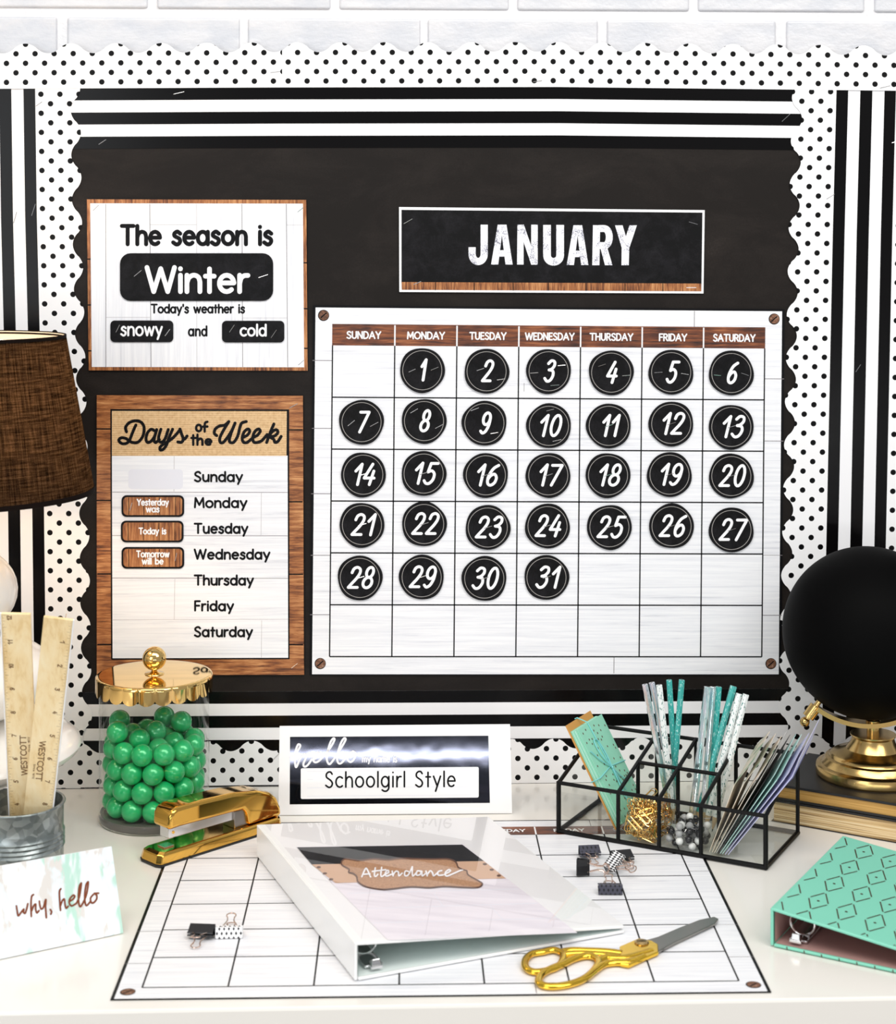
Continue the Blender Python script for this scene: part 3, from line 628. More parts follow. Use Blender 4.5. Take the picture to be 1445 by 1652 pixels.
mb = MB(); mb.lathe([(rb, zb), (rb*.5+rt*.5, (zb+zt)/2), (rt, zt)], (LC.x, LC.y, 0), 96); mk('lamp_shade', mb, M['shade'], T, smooth=True)
M['lining'] = bpy.data.materials.new('white shade lining'); M['lining'].use_nodes = True; g = G(M['lining']); t_ = M['lining'].node_tree; t_.nodes.remove(g.b)
di = g.n('ShaderNodeBsdfDiffuse'); tl = g.n('ShaderNodeBsdfTranslucent'); mx = g.n('ShaderNodeMixShader'); mx.inputs[0].default_value = .45; di.inputs[0].default_value = tl.inputs[0].default_value = (.9,.84,.8,1)
g.l(di.outputs[0], mx.inputs[1]); g.l(tl.outputs[0], mx.inputs[2]); g.l(mx.outputs[0], t_.nodes['Material Output'].inputs[0])
mb = MB(); mb.lathe([(rb-.0014, zb+.001), (rb*.5+rt*.5-.0014, (zb+zt)/2), (rt-.0014, zt-.001)], (LC.x, LC.y, 0), 96); mk('shade_lining', mb, M['lining'], bpy.data.objects['lamp_shade'], smooth=True)
mb = MB()
M['shade_trim'] = principled('dark shade trim', (.008,.005,.004), .8, spec=.05)
shade_ = bpy.data.objects['lamp_shade']
for r, z, d in ((rb, zb, .005), (rt, zt, -.004)):
    mb = MB(); mb.lathe([(r+.0006, z), (r+.0006, z+d), (r-.0012, z+d), (r-.0012, z), (r+.0006, z)], (LC.x, LC.y, 0), 96); mk('shade_trim', mb, M['shade_trim'], shade_, smooth=True)
prof = []
def bulge(cyp, ry, rx, a0, a1):
    for k in range(13):
        a = math.radians(a0+(a1-a0)*k/12); prof.append((rx/s_l*math.cos(a), zl(cyp)+ry/s_l*math.sin(a)))
prof += [(.070, ZD), (.074, ZD+.004), (.074, ZD+.012), (.062, ZD+.020), (.045, ZD+.03), (.045, ZD+.06)]
bulge(1206, 46, 202, -62, 60); bulge(1092, 74, 160, -62, 58); bulge(955, 78, 101, -62, 66); prof += [(.028, zl(868)), (.02, zl(850))]
mb = MB(); mb.lathe(prof, (LC.x, LC.y, 0), 72, 0, (True, True)); mk('lamp_base', mb, M['ceramic'], T, smooth=True, angle=40)
mb = MB(); mb.lathe([(.016, zl(850)), (.016, zl(770))], (LC.x, LC.y, 0), 24, 0, (True, True)); mk('socket', mb, M['brass'], T, smooth=True)
mb = MB(); mb.tube([(LC.x-rt, LC.y, zt-.006), (LC.x+rt, LC.y, zt-.006)], .0015, 6); mb.tube([(LC.x, LC.y-rt, zt-.006), (LC.x, LC.y+rt, zt-.006)], .0015, 6); mk('shade_spider', mb, M['silver'], T)
M['bulb'] = principled('lit warm bulb', (1,.9,.7), .4); b_ = M['bulb'].node_tree.nodes['Principled BSDF']; b_.inputs['Emission Color'].default_value = (1,.72,.42,1); b_.inputs['Emission Strength'].default_value = 14
mb = MB(); mb.ball((LC.x, LC.y, zl(715)), .028, 24, 14); mk('light_bulb', mb, M['bulb'], T, smooth=True)
pl = bpy.data.lights.new('bulb_light', 'POINT'); pl.energy = 2.4; pl.color = (1,.70,.40); pl.shadow_soft_size = .03
plo = bpy.data.objects.new('bulb_light', pl); COL.objects.link(plo); plo.location = (LC.x, LC.y, zl(672))

# ------------------------------------------------------------------ galvanised cup and rulers
CC = DK(30, 1460); T = thing('metal_cup', 'round galvanised steel cup holding two wooden rulers, left of the candy jar', 'cup', CC)
R = .0425; H = .100; pr = [(R-.002, 0), (R, .003)]
for k in range(9): pr += [(R+(.0011 if k % 2 else 0), .010+k*.003)]
for k in range(9): pr += [(R+(.0013 if k % 2 else 0), .056+k*.0022)]
pr += [(R, H-.003), (R+.0012, H-.0022), (R+.0020, H-.0010), (R+.0016, H), (R+.0004, H+.0004), (R-.0008, H), (R-.0012, H-.004), (R-.0012, .002)]
mb = MB(); mb.lathe(pr, CC, 72, 0, (True, True)); mk('cup_body', mb, M['galv'], T, smooth=True, angle=60)
M['ruler'] = wood('pale varnished basswood', (70, 70, 7), [(.3, (.74,.50,.20)), (.5, (.92,.73,.42)), (.7, (.97,.83,.55))], .35)
M['ruler_tick'] = principled('ruler print', (.20,.10,.035), .5)
def ruler(label, base, axis, side, flip):
    T = thing('wooden_ruler', label, 'ruler', base, 'rulers in the metal cup')
    ax = Vector(axis).normalized(); sd = (Vector(side)-ax*Vector(side).dot(ax)).normalized(); nr = ax.cross(sd)
    if nr.y > 0: nr = -nr
    Lg, Wd, th = .306, .0268, .0034
    if not flip: fn = lambda s, q, o=0.0: Vector(base)+ax*s+sd*(Wd/2-q)+nr*o          # numbers rise along the left edge
    else: fn = lambda s, q, o=0.0: Vector(base)+ax*(Lg-s)-sd*(Wd/2-q)+nr*o
    mb = MB(); slab(mb, [(0,0),(Lg,0),(Lg,Wd),(0,Wd)], fn, 0, th); mk('ruler_body', mb, M['ruler'], T, bevel=.0004)
    mb = MB(); f = fn
    mb.prism([f(0,Wd,.0001), f(Lg,Wd,.0001), f(Lg,Wd+.0010,.0001), f(0,Wd+.0010,.0001)], fn(0,0,-.0028)-fn(0,0,0)); mk('edge_strip', mb, M['white_paper'], T)
    mb = MB()
    for k in range(1, 193):
        s = k*.0254/16; l = .0062 if k % 16 == 0 else .0045 if k % 8 == 0 else .0034 if k % 4 == 0 else .0024 if k % 2 == 0 else .0015
        if s < Lg: mb.poly([fn(s-.00011, Wd, .0001), fn(s+.00011, Wd, .0001), fn(s+.00011, Wd-l, .0001), fn(s-.00011, Wd-l, .0001)])
    mk('graduations', mb, M['ruler_tick'], T)
    mb = MB(); tf = lambda a, b, o=0.0: fn(a, -b, o)
    for k in range(1, 13):
        wd = .0022 if k < 10 else .0042
        st = text_px(str(k), k*.0254-.0008-wd, k*.0254-.0008, -(Wd-.0094), .0040, .24); ribbon(mb, st, .0008, tf, .00012)
    mk('numerals', mb, M['ruler_tick'], T)
    mb = MB(); x = .1325
    st = text_px('WESTCOTT', x, x+.0435, -.0085, .0053, .16); ribbon(mb, st, .00095, tf, .00012)
    sf = []
    lo, _ = layout('WESTCOTT', .16); k = .0435/_
    for s in lo:
        for p in (s[0], s[-1]): sf.append([(x+p[0]*k-.0005, -.0085-p[1]*.0053), (x+p[0]*k+.0005, -.0085-p[1]*.0053)])
    ribbon(mb, sf, .0005, tf, .00014, 0, False); mk('maker_name', mb, M['ruler_tick'], T)
    mb = MB(); ribbon(mb, text_px('Since 1872', x+.026, x+.042, -.0050, .0016, .2), .0003, tf, .00012); mk('maker_date', mb, M['ruler_tick'], T)
al = math.radians(-18)
def place_ruler(label, top, foot_dx, flip, dy):
    b0 = Vector((CC.x+foot_dx, CC.y+dy, ZD+.006)); ln = .306
    # sideways lean so that the tip shows at the wanted pixel column
    best = None
    for k in range(-160, 161):
        lx = k*.001; d = Vector((lx, math.sin(al), math.cos(al))).normalized(); e = b0+d*ln
        px = CXP+F_PX*((e.x*cy_-(e.y+DIST)*sy_)/(e.x*sy_+(e.y+DIST)*cy_))
        if best is None or abs(px-top) < best[0]: best = (abs(px-top), d)
    ruler(label, b0, best[1], (1, 0, 0), flip)
place_ruler('upright pale wooden ruler, numbers along left edge, in the metal cup', 25.5, .0035, False, .020)
place_ruler('tilted pale wooden ruler, numbers along right edge, in the metal cup', 94, .0075, True, .0125)

# ------------------------------------------------------------------ candy jar and gumballs
JC = DK(249, 1320); T = thing('candy_jar', 'clear glass jar with scalloped gold lid, full of green gumballs', 'jar', JC)
R = .0605
mb = MB(); mb.lathe([(R, .010), (R, .1555)], JC, 80); mk('glass_wall', mb, M['jar_glass'], T, smooth=True)
mb = MB(); mb.lathe([(R-.004, 0), (R-.001, .0012), (R, .004), (R, .0085), (R-.0012, .0105), (R-.006, .0102), (R-.018, .0085), (.0005, .0080)], JC, 80, 0, (True, True)); mk('glass_base', mb, M['jar_base'], T, smooth=True, angle=50)
mb = MB(); n = 264; R2 = .0645; i0 = mb.add([JC+Vector((0, 0, .1605))])
rings = [[], [], [], [], []]
for k in range(n):
    a = 2*math.pi*k/n; fl = abs(math.sin(11*a)); fl = fl**.6; dz = .0135+.0050*fl; rr = R2-.0007*(1-fl)
    for q, (r, z) in enumerate(((R2-.0040, .1605), (R2-.0016, .1603), (R2-.0002, .1590), (rr, .1560), (rr, .1597-dz))):
        rings[q].append(JC+Vector((r*math.cos(a), r*math.sin(a), z)))
ids = [mb.add(r) for r in rings]
for k in range(n):
    q = (k+1) % n; mb.face((i0, ids[0]+k, ids[0]+q))
    for s in range(4): mb.face((ids[s]+k, ids[s+1]+k, ids[s+1]+q, ids[s]+q))
ld = mk('lid', mb, M['gold_warm'], T, smooth=True, angle=50)
mb = MB(); kz = JC.z+.1605; mb.lathe([(.011, kz), (.0105, kz+.0012), (.0045, kz+.0020), (.0032, kz+.004), (.0042, kz+.0052)], (JC.x, JC.y, 0), 32); mb.ball((JC.x, JC.y, kz+.0172), .0132, 32, 20); mk('knob', mb, M['gold_warm'], ld, smooth=True, angle=60)
BALLS = [(-220,-84,119),(447,-72,324),(47,-451,119),(-46,451,119),(186,413,119),(-451,-46,119),(0,0,119),(-184,147,119),(219,86,119),(451,46,119),(266,-367,119),(-265,367,119),(-367,-266,119),(367,265,529),(367,266,119),(414,-185,119),(-423,-161,323),(-36,-232,119),(351,-286,324),(35,232,119),(222,-9,334),(-414,185,119),(184,-146,119),(73,447,323),(-5,2,400),(423,161,324),(-160,424,323),(413,-185,529),(423,161,734),(286,351,324),(265,-367,529),(-216,-113,628),(162,-423,324),(-185,-414,119),(-142,-171,321),(-447,72,323),(451,46,529),(182,-134,532),(-265,367,528),(161,-423,735),(-286,-352,324),(109,199,340),(-351,286,323),(-11,218,543),(447,-72,735),(-71,-447,324),(-161,423,734),(-46,451,528),(195,103,540),(47,-451,529),(-351,286,733),(74,-204,732),(-451,-46,528),(186,413,528),(110,194,744),(274,197,915),(-367,-265,528),(-413,185,528),(286,351,734),(-185,-414,528),(218,-17,743),(-423,-161,734),(-245,10,428),(-36,-228,524),(72,447,734),(68,325,937),(-286,-351,733),(-128,194,340),(351,-286,735),(-243,14,838),(89,-202,325),(-367,-266,939),(-413,185,939),(-447,72,733),(-138,-199,837),(-6,-1,636),(18,-19,871),(-72,-447,735),(-111,212,829),(-210,125,631)]
mb = MB(); r0 = .0119; b0 = BALLS[0]; p0 = JC+Vector((b0[0]*1e-4, b0[1]*1e-4, .0098+b0[2]*1e-4))
mb.ball(p0, r0, 28, 18); gb = mk('gumball', mb, M['gum'], loc=p0, smooth=True); tag(gb, 'shiny pearl green gumball inside the glass candy jar', 'gumball', 'green gumballs in the candy jar')
for b in BALLS[1:]: dup(gb, JC+Vector((b[0]*1e-4, b[1]*1e-4, .0098+b[2]*1e-4)))

# ------------------------------------------------------------------ gold stapler
SF = Vector((-.2425, -.2505, 0)); SD = Vector((.1235, .1165, 0)).normalized(); SN = Vector((-SD.y, SD.x, 0))
T = thing('stapler', 'polished gold stapler standing in front of the candy jar', 'stapler', (SF.x+SD.x*.085, SF.y+SD.y*.085, ZD))
st_ = lambda x, y, z: Vector((SF.x+SD.x*x+SN.x*y, SF.y+SD.y*x+SN.y*y, ZD+z))
def outline(hw, x0, x1, ch, z): return [st_(x0, -hw+ch, z), st_(x0+ch*.5, -hw, z), st_(x1-ch, -hw, z), st_(x1, -hw+ch, z), st_(x1, hw-ch, z), st_(x1-ch, hw, z), st_(x0+ch*.5, hw, z), st_(x0, hw-ch, z)]
mb = MB(); mb.prism(outline(.0185, 0, .168, .006, .0006), (0, 0, .0026)); mk('rubber_foot', mb, M['rubber'], T, bevel=.0006)
mb = MB(); a = mb.add(outline(.0182, .0005, .1675, .006, .0032)); b = mb.add(outline(.0172, .0030, .1665, .006, .0115)); c = mb.add(outline(.0150, .0075, .1650, .006, .0140))
for p, q in ((a, b), (b, c)):
    for k in range(8): mb.face((p+k, p+(k+1) % 8, q+(k+1) % 8, q+k))
mb.face([c+k for k in range(8)]); mb.face([a+k for k in reversed(range(8))]); mk('base', mb, M['gold'], T, bevel=.0010, seg=3)
def side_prism(name, pts, hw, mat, bev, segs=3):
    mb = MB(); mb.prism([st_(x, -hw, z) for x, z in pts], SN*(2*hw)); mk(name, mb, mat, T, bevel=bev, seg=segs, smooth=True)
side_prism('cover', [(.0155,.0345), (.0165,.0480), (.0195,.0535), (.026,.0560), (.060,.0560), (.100,.0540), (.132,.0490), (.150,.0430), (.1595,.0350), (.1645,.0240), (.1660,.0145), (.1200,.0145), (.1185,.0270), (.1130,.0330), (.030,.0350)], .0150, M['gold'], .0042, 4)
side_prism('magazine', [(.020,.0235), (.020,.0360), (.108,.0330), (.108,.0225)], .0075, M['silver'], .0006, 2)
side_prism('pivot_bracket', [(.104,.0140), (.104,.0320), (.124,.0320), (.124,.0140)], .0100, M['steel_dark'], .0008, 2)
mb = MB(); mb.box((-.006, -.006, 0), (.006, .006, .0014)); mb.xf(Matrix.Translation(st_(.022, 0, .0140)) @ Matrix.Rotation(math.atan2(SD.y, SD.x), 4, 'Z')); mk('anvil_plate', mb, M['silver'], T, bevel=.0004)
mb = MB(); mb.tube([st_(.026, -.0080, .0290), st_(.026, -.0070, .0290)], .0016, 12); mk('magazine_rivet', mb, M['gold'], T)

# ------------------------------------------------------------------ name sign
bl, br = DK(449, 1315, .001), DK(826, 1312, .001); lean = Vector((0, math.sin(math.radians(8)), math.cos(math.radians(8))))
SP = Plane(bl, br, bl+lean*.1); T = thing('name_sign', 'white folded sign with dark foil panel reading hello my name is Schoolgirl Style', 'sign', (bl+br)/2)
mb = MB(); slab(mb, [(451,1171.5), (822.5,1168.5), (826,1312), (449,1315)], SP, 0, .0012)
tl_, tr_ = SP(451,1171.5,-.0014), SP(822.5,1168.5,-.0014); d1 = Vector((0, .062, 0)); fl_, fr_ = bl+d1, br+d1; fl_.z = fr_.z = ZD+.001
mb.prism([tl_, tr_, fr_, fl_], (0, .0010, 0)); mk('folded_card', mb, M['white_paper'], T)
M['foil'] = principled('dark blue black foil', (.032,.034,.046), .04, .9); g = G(M['foil']); g.bump(g.noise(g.co((22, 22, 22)), 1, 2), .035, .002)
mb = MB(); quad(mb, [(467.8,1188.8), (787.5,1187), (790,1295.3), (467.2,1297.7)], SP, .0002); fp = mk('foil_panel', mb, M['foil'], T)
mb = MB(); mb.poly([SP(x, y, .0004) for x, y in rrect(485, 1239.5, 772, 1289, 2.5, 4, -.008)]); 
lines(mb, [(495,1244.5,760,1242.5), (495,1257.5,505,1257.4), (495,1271,760,1269), (495,1284.5,760,1282.5)], .7, SP, .0005, 1); mk('name_box', mb, [M['white_paper'], M['ghost']], fp)
tr = trace(6.88, 450, 1170, (120,346,170,330,215,272,236,226,215,212,195,250,176,330,180,440,194,462,225,390,266,330,294,322,298,360,270,430,284,460,320,440,362,380),
  (362,380,400,372,440,322,424,302,392,340,380,388,404,412,450,390,520,312), (520,312,580,232,616,160,600,148,570,190,540,290,530,380,556,432,592,400,650,312), (650,312,702,230,739,160,722,145,690,190,656,290,645,380,668,426,712,400,762,322), (802,300,766,330,760,380,795,408,835,372,846,312,820,290,862,318))
lettering('script_lettering', tr, 3.3, SP, .0005, M['white_ink'], fp)
lettering('small_lettering', text_px('my name is', 584.5, 640, 1229.2, 10.2, .2), 2.0, SP, .0004, M['white_ink'], fp)
lettering('name_lettering', text_px('Schoolgirl Style', 525, 734, 1270, 24.5, .25, 0, -.006), 2.7, SP, .0006, M['ink'], fp)

# ------------------------------------------------------------------ greeting card at the left front
cl, cr = DK(-64, 1561, .001), DK(199, 1505, .001); u = (cr-cl).normalized(); bk_ = Vector((-u.y, u.x, 0))
CP = Plane(cl, cr, cl+bk_*math.sin(math.radians(14))+Vector((0, 0, math.cos(math.radians(14)))))
T = thing('greeting_card', 'watercolour card reading why, hello, standing at the left front of the desk', 'card', (cl+cr)/2)
m = principled('watercolour strokes print', (.9,.9,.9), .35); g = G(m)
A = g.noise(g.co((38, 38, 10), rot=(0, .05, 0)), 1, 4, .6, .6); B = g.noise(g.co((70, 70, 14)), 1, 4, .6, .5); C = g.noise(g.co((40, 40, 16)), 1.7, 3, .5, .4)
k1 = g.ramp(A, [(.50, (0,)*3), (.56, (1,)*3)]); k2 = g.ramp(B, [(.51, (0,)*3), (.57, (1,)*3)]); k3 = g.ramp(C, [(.50, (0,)*3), (.58, (1,)*3)])
c1 = g.mix(k1, (.90,.93,.94), (.50,.74,.64)); c2 = g.mix(k2, c1, (.72,.69,.66)); g.base(g.mix(k3, c2, (.80,.88,.94))); M['watercolour'] = m
mb = MB(); slab(mb, [(-92,1413), (180,1365.5), (199,1505), (-64,1561)], CP, 0, .0009, 0)
tl_, tr_ = CP(-92,1413,-.0010), CP(180,1365.5,-.0010); fl_, fr_ = cl+bk_*.06, cr+bk_*.06; fl_.z = fr_.z = ZD+.001
mb.prism([tl_, tr_, fr_, fl_], bk_*.0008, 1); mk('folded_card', mb, [M['watercolour'], M['white_paper']], T)
tr = trace(8.5, 10, 1415, (140,395,150,460,165,530,200,490,240,440,236,480,260,495,282,430,296,365), (375,240,348,270,340,400,345,540), (345,470,378,392,405,372,404,440,420,490,450,460), (455,330,464,400,482,438,512,410,540,310), (545,310,540,400,545,480,550,555), (606,445,622,475,612,508),
  (750,160,730,200,734,330,745,455), (745,390,770,322,798,302,806,370,822,425,850,400), (868,332,920,300,940,262,916,250,872,300,866,360,900,394,962,360), (962,360,1002,270,1030,100,1022,90,1000,140,990,280,1000,380,1020,404,1056,350), (1056,350,1100,240,1126,80,1112,75,1092,120,1076,250,1084,360,1105,390,1150,340), (1190,242,1156,290,1166,348,1200,350,1240,300,1238,244,1206,226,1266,220))
lettering('script_lettering', tr, 2.9, CP, .0004, M['copper_ink'], T)

# ------------------------------------------------------------------ globe on two books
BF = Vector((.4541, -.1588, 0)); BD = Vector((.845, -.535, 0)).normalized(); BN = Vector((-BD.y, BD.x, 0))
bkf = lambda x, y, z: Vector((BF.x+BD.x*x+BN.x*y, BF.y+BD.y*x+BN.y*y, ZD+z))
M['pages_lined'] = principled('pale cut pages', (.75,.55,.28), .6); g = G(M['pages_lined']); nn = g.noise(g.co((6, 6, 620)), 1, 4, .6, .2); g.base(g.ramp(nn, [(.36, (.22,.11,.04)), (.48, (.70,.48,.22)), (.6, (.85,.68,.42))]))
M['pages_gold'] = principled('gilded page edges', (.62,.34,.08), .38, .25); g = G(M['pages_gold']); nn = g.noise(g.co((6, 6, 900)), 1, 3, .6, .2); g.base(g.ramp(nn, [(.35, (.46,.23,.045)), (.6, (.72,.43,.13))]))
M['book_cover'] = principled('black cloth book cover', (.009,.009,.010), .42)
def book(label, x0, x1, y0, y1, z0, pages, ct, cb, mat):
    T = thing('hardcover_book', label, 'book', bkf((x0+x1)/2, (y0+y1)/2, z0), 'books under the globe')
    def bx(name, a, b, m, bev=.0004):
        mb = MB(); mb.prism([bkf(a[0], a[1], a[2]), bkf(b[0], a[1], a[2]), bkf(b[0], b[1], a[2]), bkf(a[0], b[1], a[2])], (0, 0, b[2]-a[2])); mk(name, mb, m, T, bevel=bev)
    bx('cover', (x0-.001, y0-.0012, z0), (x1, y1, z0+cb), M['book_cover'])
    bx('page_block', (x0+.0015, y0+.0008, z0+cb), (x1-.001, y1-.001, z0+cb+pages), mat, 0)
    bx('cover', (x0-.001, y0-.0012, z0+cb+pages), (x1, y1, z0+cb+pages+ct), M['book_cover'])
book('thick book with pale lined page edges, lower of the two under the globe', -.030, .25, 0, .128, .0004, .0215, .0024, .0004, M['pages_lined'])
book('book with black cover and golden page edges, directly under the globe', -.030, .25, .0004, .128, .0252, .0118, .0028, .0024, M['pages_gold'])
BT = .0422
GB = DK(1408, 1250, BT); T = thing('globe', 'black chalkboard globe on a round brass stand at right edge', 'globe', GB)
s_g = F_PX/((GB.y+DIST)*cy_+GB.x*sy_); gz = lambda py: ZD+CAM_H-(py-HOR)/s_g; gx = lambda px: GB.x+(px-1408)/s_g
gr = 137/s_g; gc = Vector((gx(1401), GB.y, gz(1020)))
mb = MB(); mb.ball(gc, gr, 96, 64); mk('globe_ball', mb, M['globe'], T, smooth=True)
R = 91/s_g; z0 = GB.z
mb = MB(); mb.lathe([(R*.98, 0), (R, .002), (R, .0085), (R*.985, .011), (R*.94, .0125), (R*.90, .0130), (R*.86, .0160), (R*.83, .0195), (R*.80, .0205), (R*.77, .0208), (R*.74, .0235), (R*.70, .0250), (R*.60, .0262), (R*.47, .0300), (R*.39, .0370), (R*.36, .0425), (R*.40, .0450), (R*.40, .0464), (R*.22, .0468)], GB, 72, 0, (True, True)); mk('stand_base', mb, M['brass'], T, smooth=True, angle=28)
ptop = gz(1166)
mb = MB(); mb.lathe([(.0070, z0+.046), (.0070, z0+.058), (.0080, z0+.059), (.0080, z0+.0615), (.0066, z0+.0625), (.0066, ptop+.002)], (GB.x, GB.y, 0), 32, 0, (True, True)); mk('stand_post', mb, M['brass'], T, smooth=True, angle=30)
ax0, mr = math.radians(-36), gr+.0085
mb = MB(); pv = None
for k in range(61):
    a = ax0+math.pi*k/60; cn = Vector((math.sin(a), 0, -math.cos(a))); i = mb.add([gc+cn*mr+Vector((0, y, 0))+cn*r for r, y in ((-.0035,-.010), (.0015,-.010), (.0015,.010), (-.0035,.010))])
    if pv is not None:
        for j in range(4): mb.face((pv+j, pv+(j+1) % 4, i+(j+1) % 4, i+j))
    else: mb.face((i, i+1, i+2, i+3))
    pv = i
mb.face((pv, pv+1, pv+2, pv+3)); mk('meridian_arm', mb, M['brass'], T, smooth=True, angle=30)
for sg in (0, math.pi):
    a = ax0+sg; cn = Vector((math.sin(a), 0, -math.cos(a)))
    mb = MB(); mb.tube([gc+cn*(gr-.002), gc+cn*(mr-.001)], .0030, 12); mb.tube([gc+cn*(mr-.002), gc+cn*(mr+.013)], .0068, 20); mb.tube([gc+cn*(mr+.013), gc+cn*(mr+.0165)], .0032, 12)
    mb.ball(gc+cn*(mr+.0195), .0055, 20, 12); mk('pole_knob', mb, M['brass'], T, smooth=True, angle=40)
# ------------------------------------------------------------------ ring binders
def binder(T, f0, b0, acr, width, sh, drop, m_out, m_in, th=.0026):
    """f0, b0: front and back foot of the spine; acr: unit vector towards the opening"""
    f0, b0, acr = Vector(f0), Vector(b0), Vector(acr).normalized(); al_ = (b0-f0).normalized(); ln = (b0-f0).length; up_ = Vector((0, 0, 1))
    base = lambda a, c, z=0.0: f0+al_*a+acr*c+up_*z
    def mkb(name, a, b, c, d, up, m, ins):
        mb = MB(); mb.prism([a, b, c, d], up, 0); return mk(name, mb, m, T, bevel=.0009, seg=3)
    mkb('back_cover', base(0,0,.0006), base(0,width,.0006), base(ln,width,.0006), base(ln,0,.0006), up_*th, m_out, 0)
    q = []
    mkb('spine', base(0,-.0008,.0012), base(ln,-.0008,.0012), base(ln,-.0008,sh), base(0,-.0008,sh), acr*-th, m_out, 0)
    slope = Vector(acr*width+up_*(drop-sh)); sn = al_.cross(slope).normalized()
    if sn.z < 0: sn = -sn
    tb = lambda a, c, o=0.0: f0+al_*a+up_*sh+slope*(c/width)+sn*o
    fc_ = mkb('front_cover', tb(0,-.0012,0), tb(ln,-.0012,0), tb(ln,width,0), tb(0,width,0), -sn*th, m_out, 0)
    mb = MB(); mb.poly([base(.002,.001,.0008+th), base(ln-.002,.001,.0008+th), base(ln-.002,width-.003,.0008+th), base(.002,width-.003,.0008+th)])
    mb.poly([tb(.002,.003,-th-.0003), tb(ln-.002,.003,-th-.0003), tb(ln-.002,width-.004,-th-.0003), tb(.002,width-.004,-th-.0003)]); mb.poly([base(.002,.0004,.004), base(ln-.002,.0004,.004), base(ln-.002,.0004,sh-.004), base(.002,.0004,sh-.004)]); mk('lining', mb, m_in, T)
    mb = MB(); mb.prism([base(.012,.010,.0042), base(.012,.027,.0042), base(ln-.012,.027,.0042), base(ln-.012,.010,.0042)], up_*.0028); rp = mk('ring_plate', mb, M['silver'], T, bevel=.001)
    mb = MB(); mb.prism([base(.004,.013,.006), base(.004,.024,.006), base(.016,.022,.007), base(.016,.015,.007)], up_*.003); mb.prism([base(.004,.014,.006), base(.004,.023,.006), base(.006,.022,.014), base(.006,.015,.014)], al_*.0012); mk('ring_lever', mb, M['silver'], rp, bevel=.0006)
    rr = min(.0115, sh*.34)
    for fr in (.115, .5, .885):
        mb = MB(); mb.tube([base(ln*fr, .0185+rr*math.cos(a), .0085+rr*.75+rr*.92*math.sin(a)) for a in [2*math.pi*k/24 for k in range(24)]], .0012, 8, True); mk('ring', mb, M['silver'], rp, smooth=True)
    return tb, base, ln, fc_
fB, bB = DK(578, 1586), DK(419, 1384); ac = Vector((.224, .0845, 0))
T = thing('ring_binder', 'white ring binder labelled Attendance lying on the desk calendar', 'binder', (fB+bB)/2)
tb, base, ln, fc_ = binder(T, fB+Vector((0,0,.0014)), bB+Vector((0,0,.0014)), ac, .2605, .0335, .0075, M['white_plastic'], M['white_inner'])
BP = Plane(tb(0, 0), tb(0, .26), tb(ln, 0))
ins = [(478,1366.3), (746,1362), (931.5,1505), (626,1517)]
M['insert'] = principled('pale lilac plank sheet', (.84,.80,.85), .4); g = G(M['insert']); g.base(g.ramp(g.noise(g.co((8, 90, 90)), 1, 5, .6, .5), [(.3, (.74,.70,.76)), (.6, (.87,.83,.88))]))
mb = MB(); quad(mb, ins, BP, .0003); lines(mb, [(560,1441,836,1434), (580,1466,866,1457), (600,1489,900,1481), (700,1441,716,1464), (790,1461,812,1484)], 1, BP, .00035, 1); mk('cover_sheet', mb, [M['insert'], M['ghost']], fc_)
mb = MB(); quad(mb, [(479,1366.8), (745.5,1362.5), (780.5,1389), (503,1394.5)], BP, .0005); mk('black_heading', mb, M['card_black'], fc_)
M['kraft_tan'] = principled('tan kraft print', (.50,.27,.135), .5); g = G(M['kraft_tan']); g.base(g.ramp(g.noise(g.co((600,)*3), 1, 5, .65), [(.35, (.36,.175,.08)), (.6, (.56,.31,.16))]))
M['kraft_pale'] = principled('pale tan print', (.66,.42,.27), .5)
mb = MB(); quad(mb, [(503,1394.5), (780.5,1389), (816,1417), (541,1424.5)], BP, .0005)
for x, y in ((514,1399), (524,1409), (534,1418.5), (782,1394), (793,1403), (804.5,1412.5)): mb.poly([BP(x+3.6*math.cos(.5236*j), y-1.8*math.sin(.5236*j), .00062) for j in range(12)], 1)
mk('kraft_band', mb, [M['kraft_pale'], M['brown_ink']], fc_)
lab = [(480+a/4.25, 1355+b/4.25) for a, b in spl(P2(300,150,330,129,420,141,520,129,620,136,700,126,830,129,920,131,1030,130,1085,152,1100,186,1140,206,1160,212,1170,240,1236,278,1266,300,1236,325,1130,324,1000,318,900,327,780,320,640,335,560,337,470,320,415,288,405,250,378,228,350,222,352,200,305,172,300,150), 4)]
mb = MB(); cc = (664, 1409.5); n = len(lab)-1
for k in range(n): mb.poly([BP(*cc, .0007), BP(*lab[k], .0007), BP(*lab[k+1], .0007)])
ribbon(mb, [lab], 2.3, BP, .0008, 1); mk('label_shape', mb, [M['kraft_tan'], M['brown_ink']], fc_)
tr = trace(4.25, 480, 1355, (440,252,456,214,470,194,486,222,500,254), (450,236,495,232), (532,192,526,240,536,250,550,236), (576,188,570,240,580,250,600,234), (512,216,604,204), (600,234,624,222,618,208,602,224,608,248,642,236), (648,214,654,246), (654,240,672,216,690,220,694,246,716,228), (760,216,738,214,734,242,758,240,786,184), (786,184,788,246,812,226), (842,214,820,214,814,240,838,238,850,214,854,246,874,232), (880,214,888,246), (888,240,908,212,924,224,932,246,958,226), (988,210,964,218,964,242,996,240), (1006,236,1046,214,1036,204,1012,224,1020,248,1064,232,1110,212,1130,206))
lettering('script_lettering', tr, 2.5, BP, .0010, M['white_ink'], fc_)
mb = MB(); mb.poly([tb(.004,.004,.0013), tb(ln-.004,.004,.0013), tb(ln-.004,.2575,.0013), tb(.004,.2575,.0013)]); mk('clear_pocket', mb, M['plastic_film'], fc_)

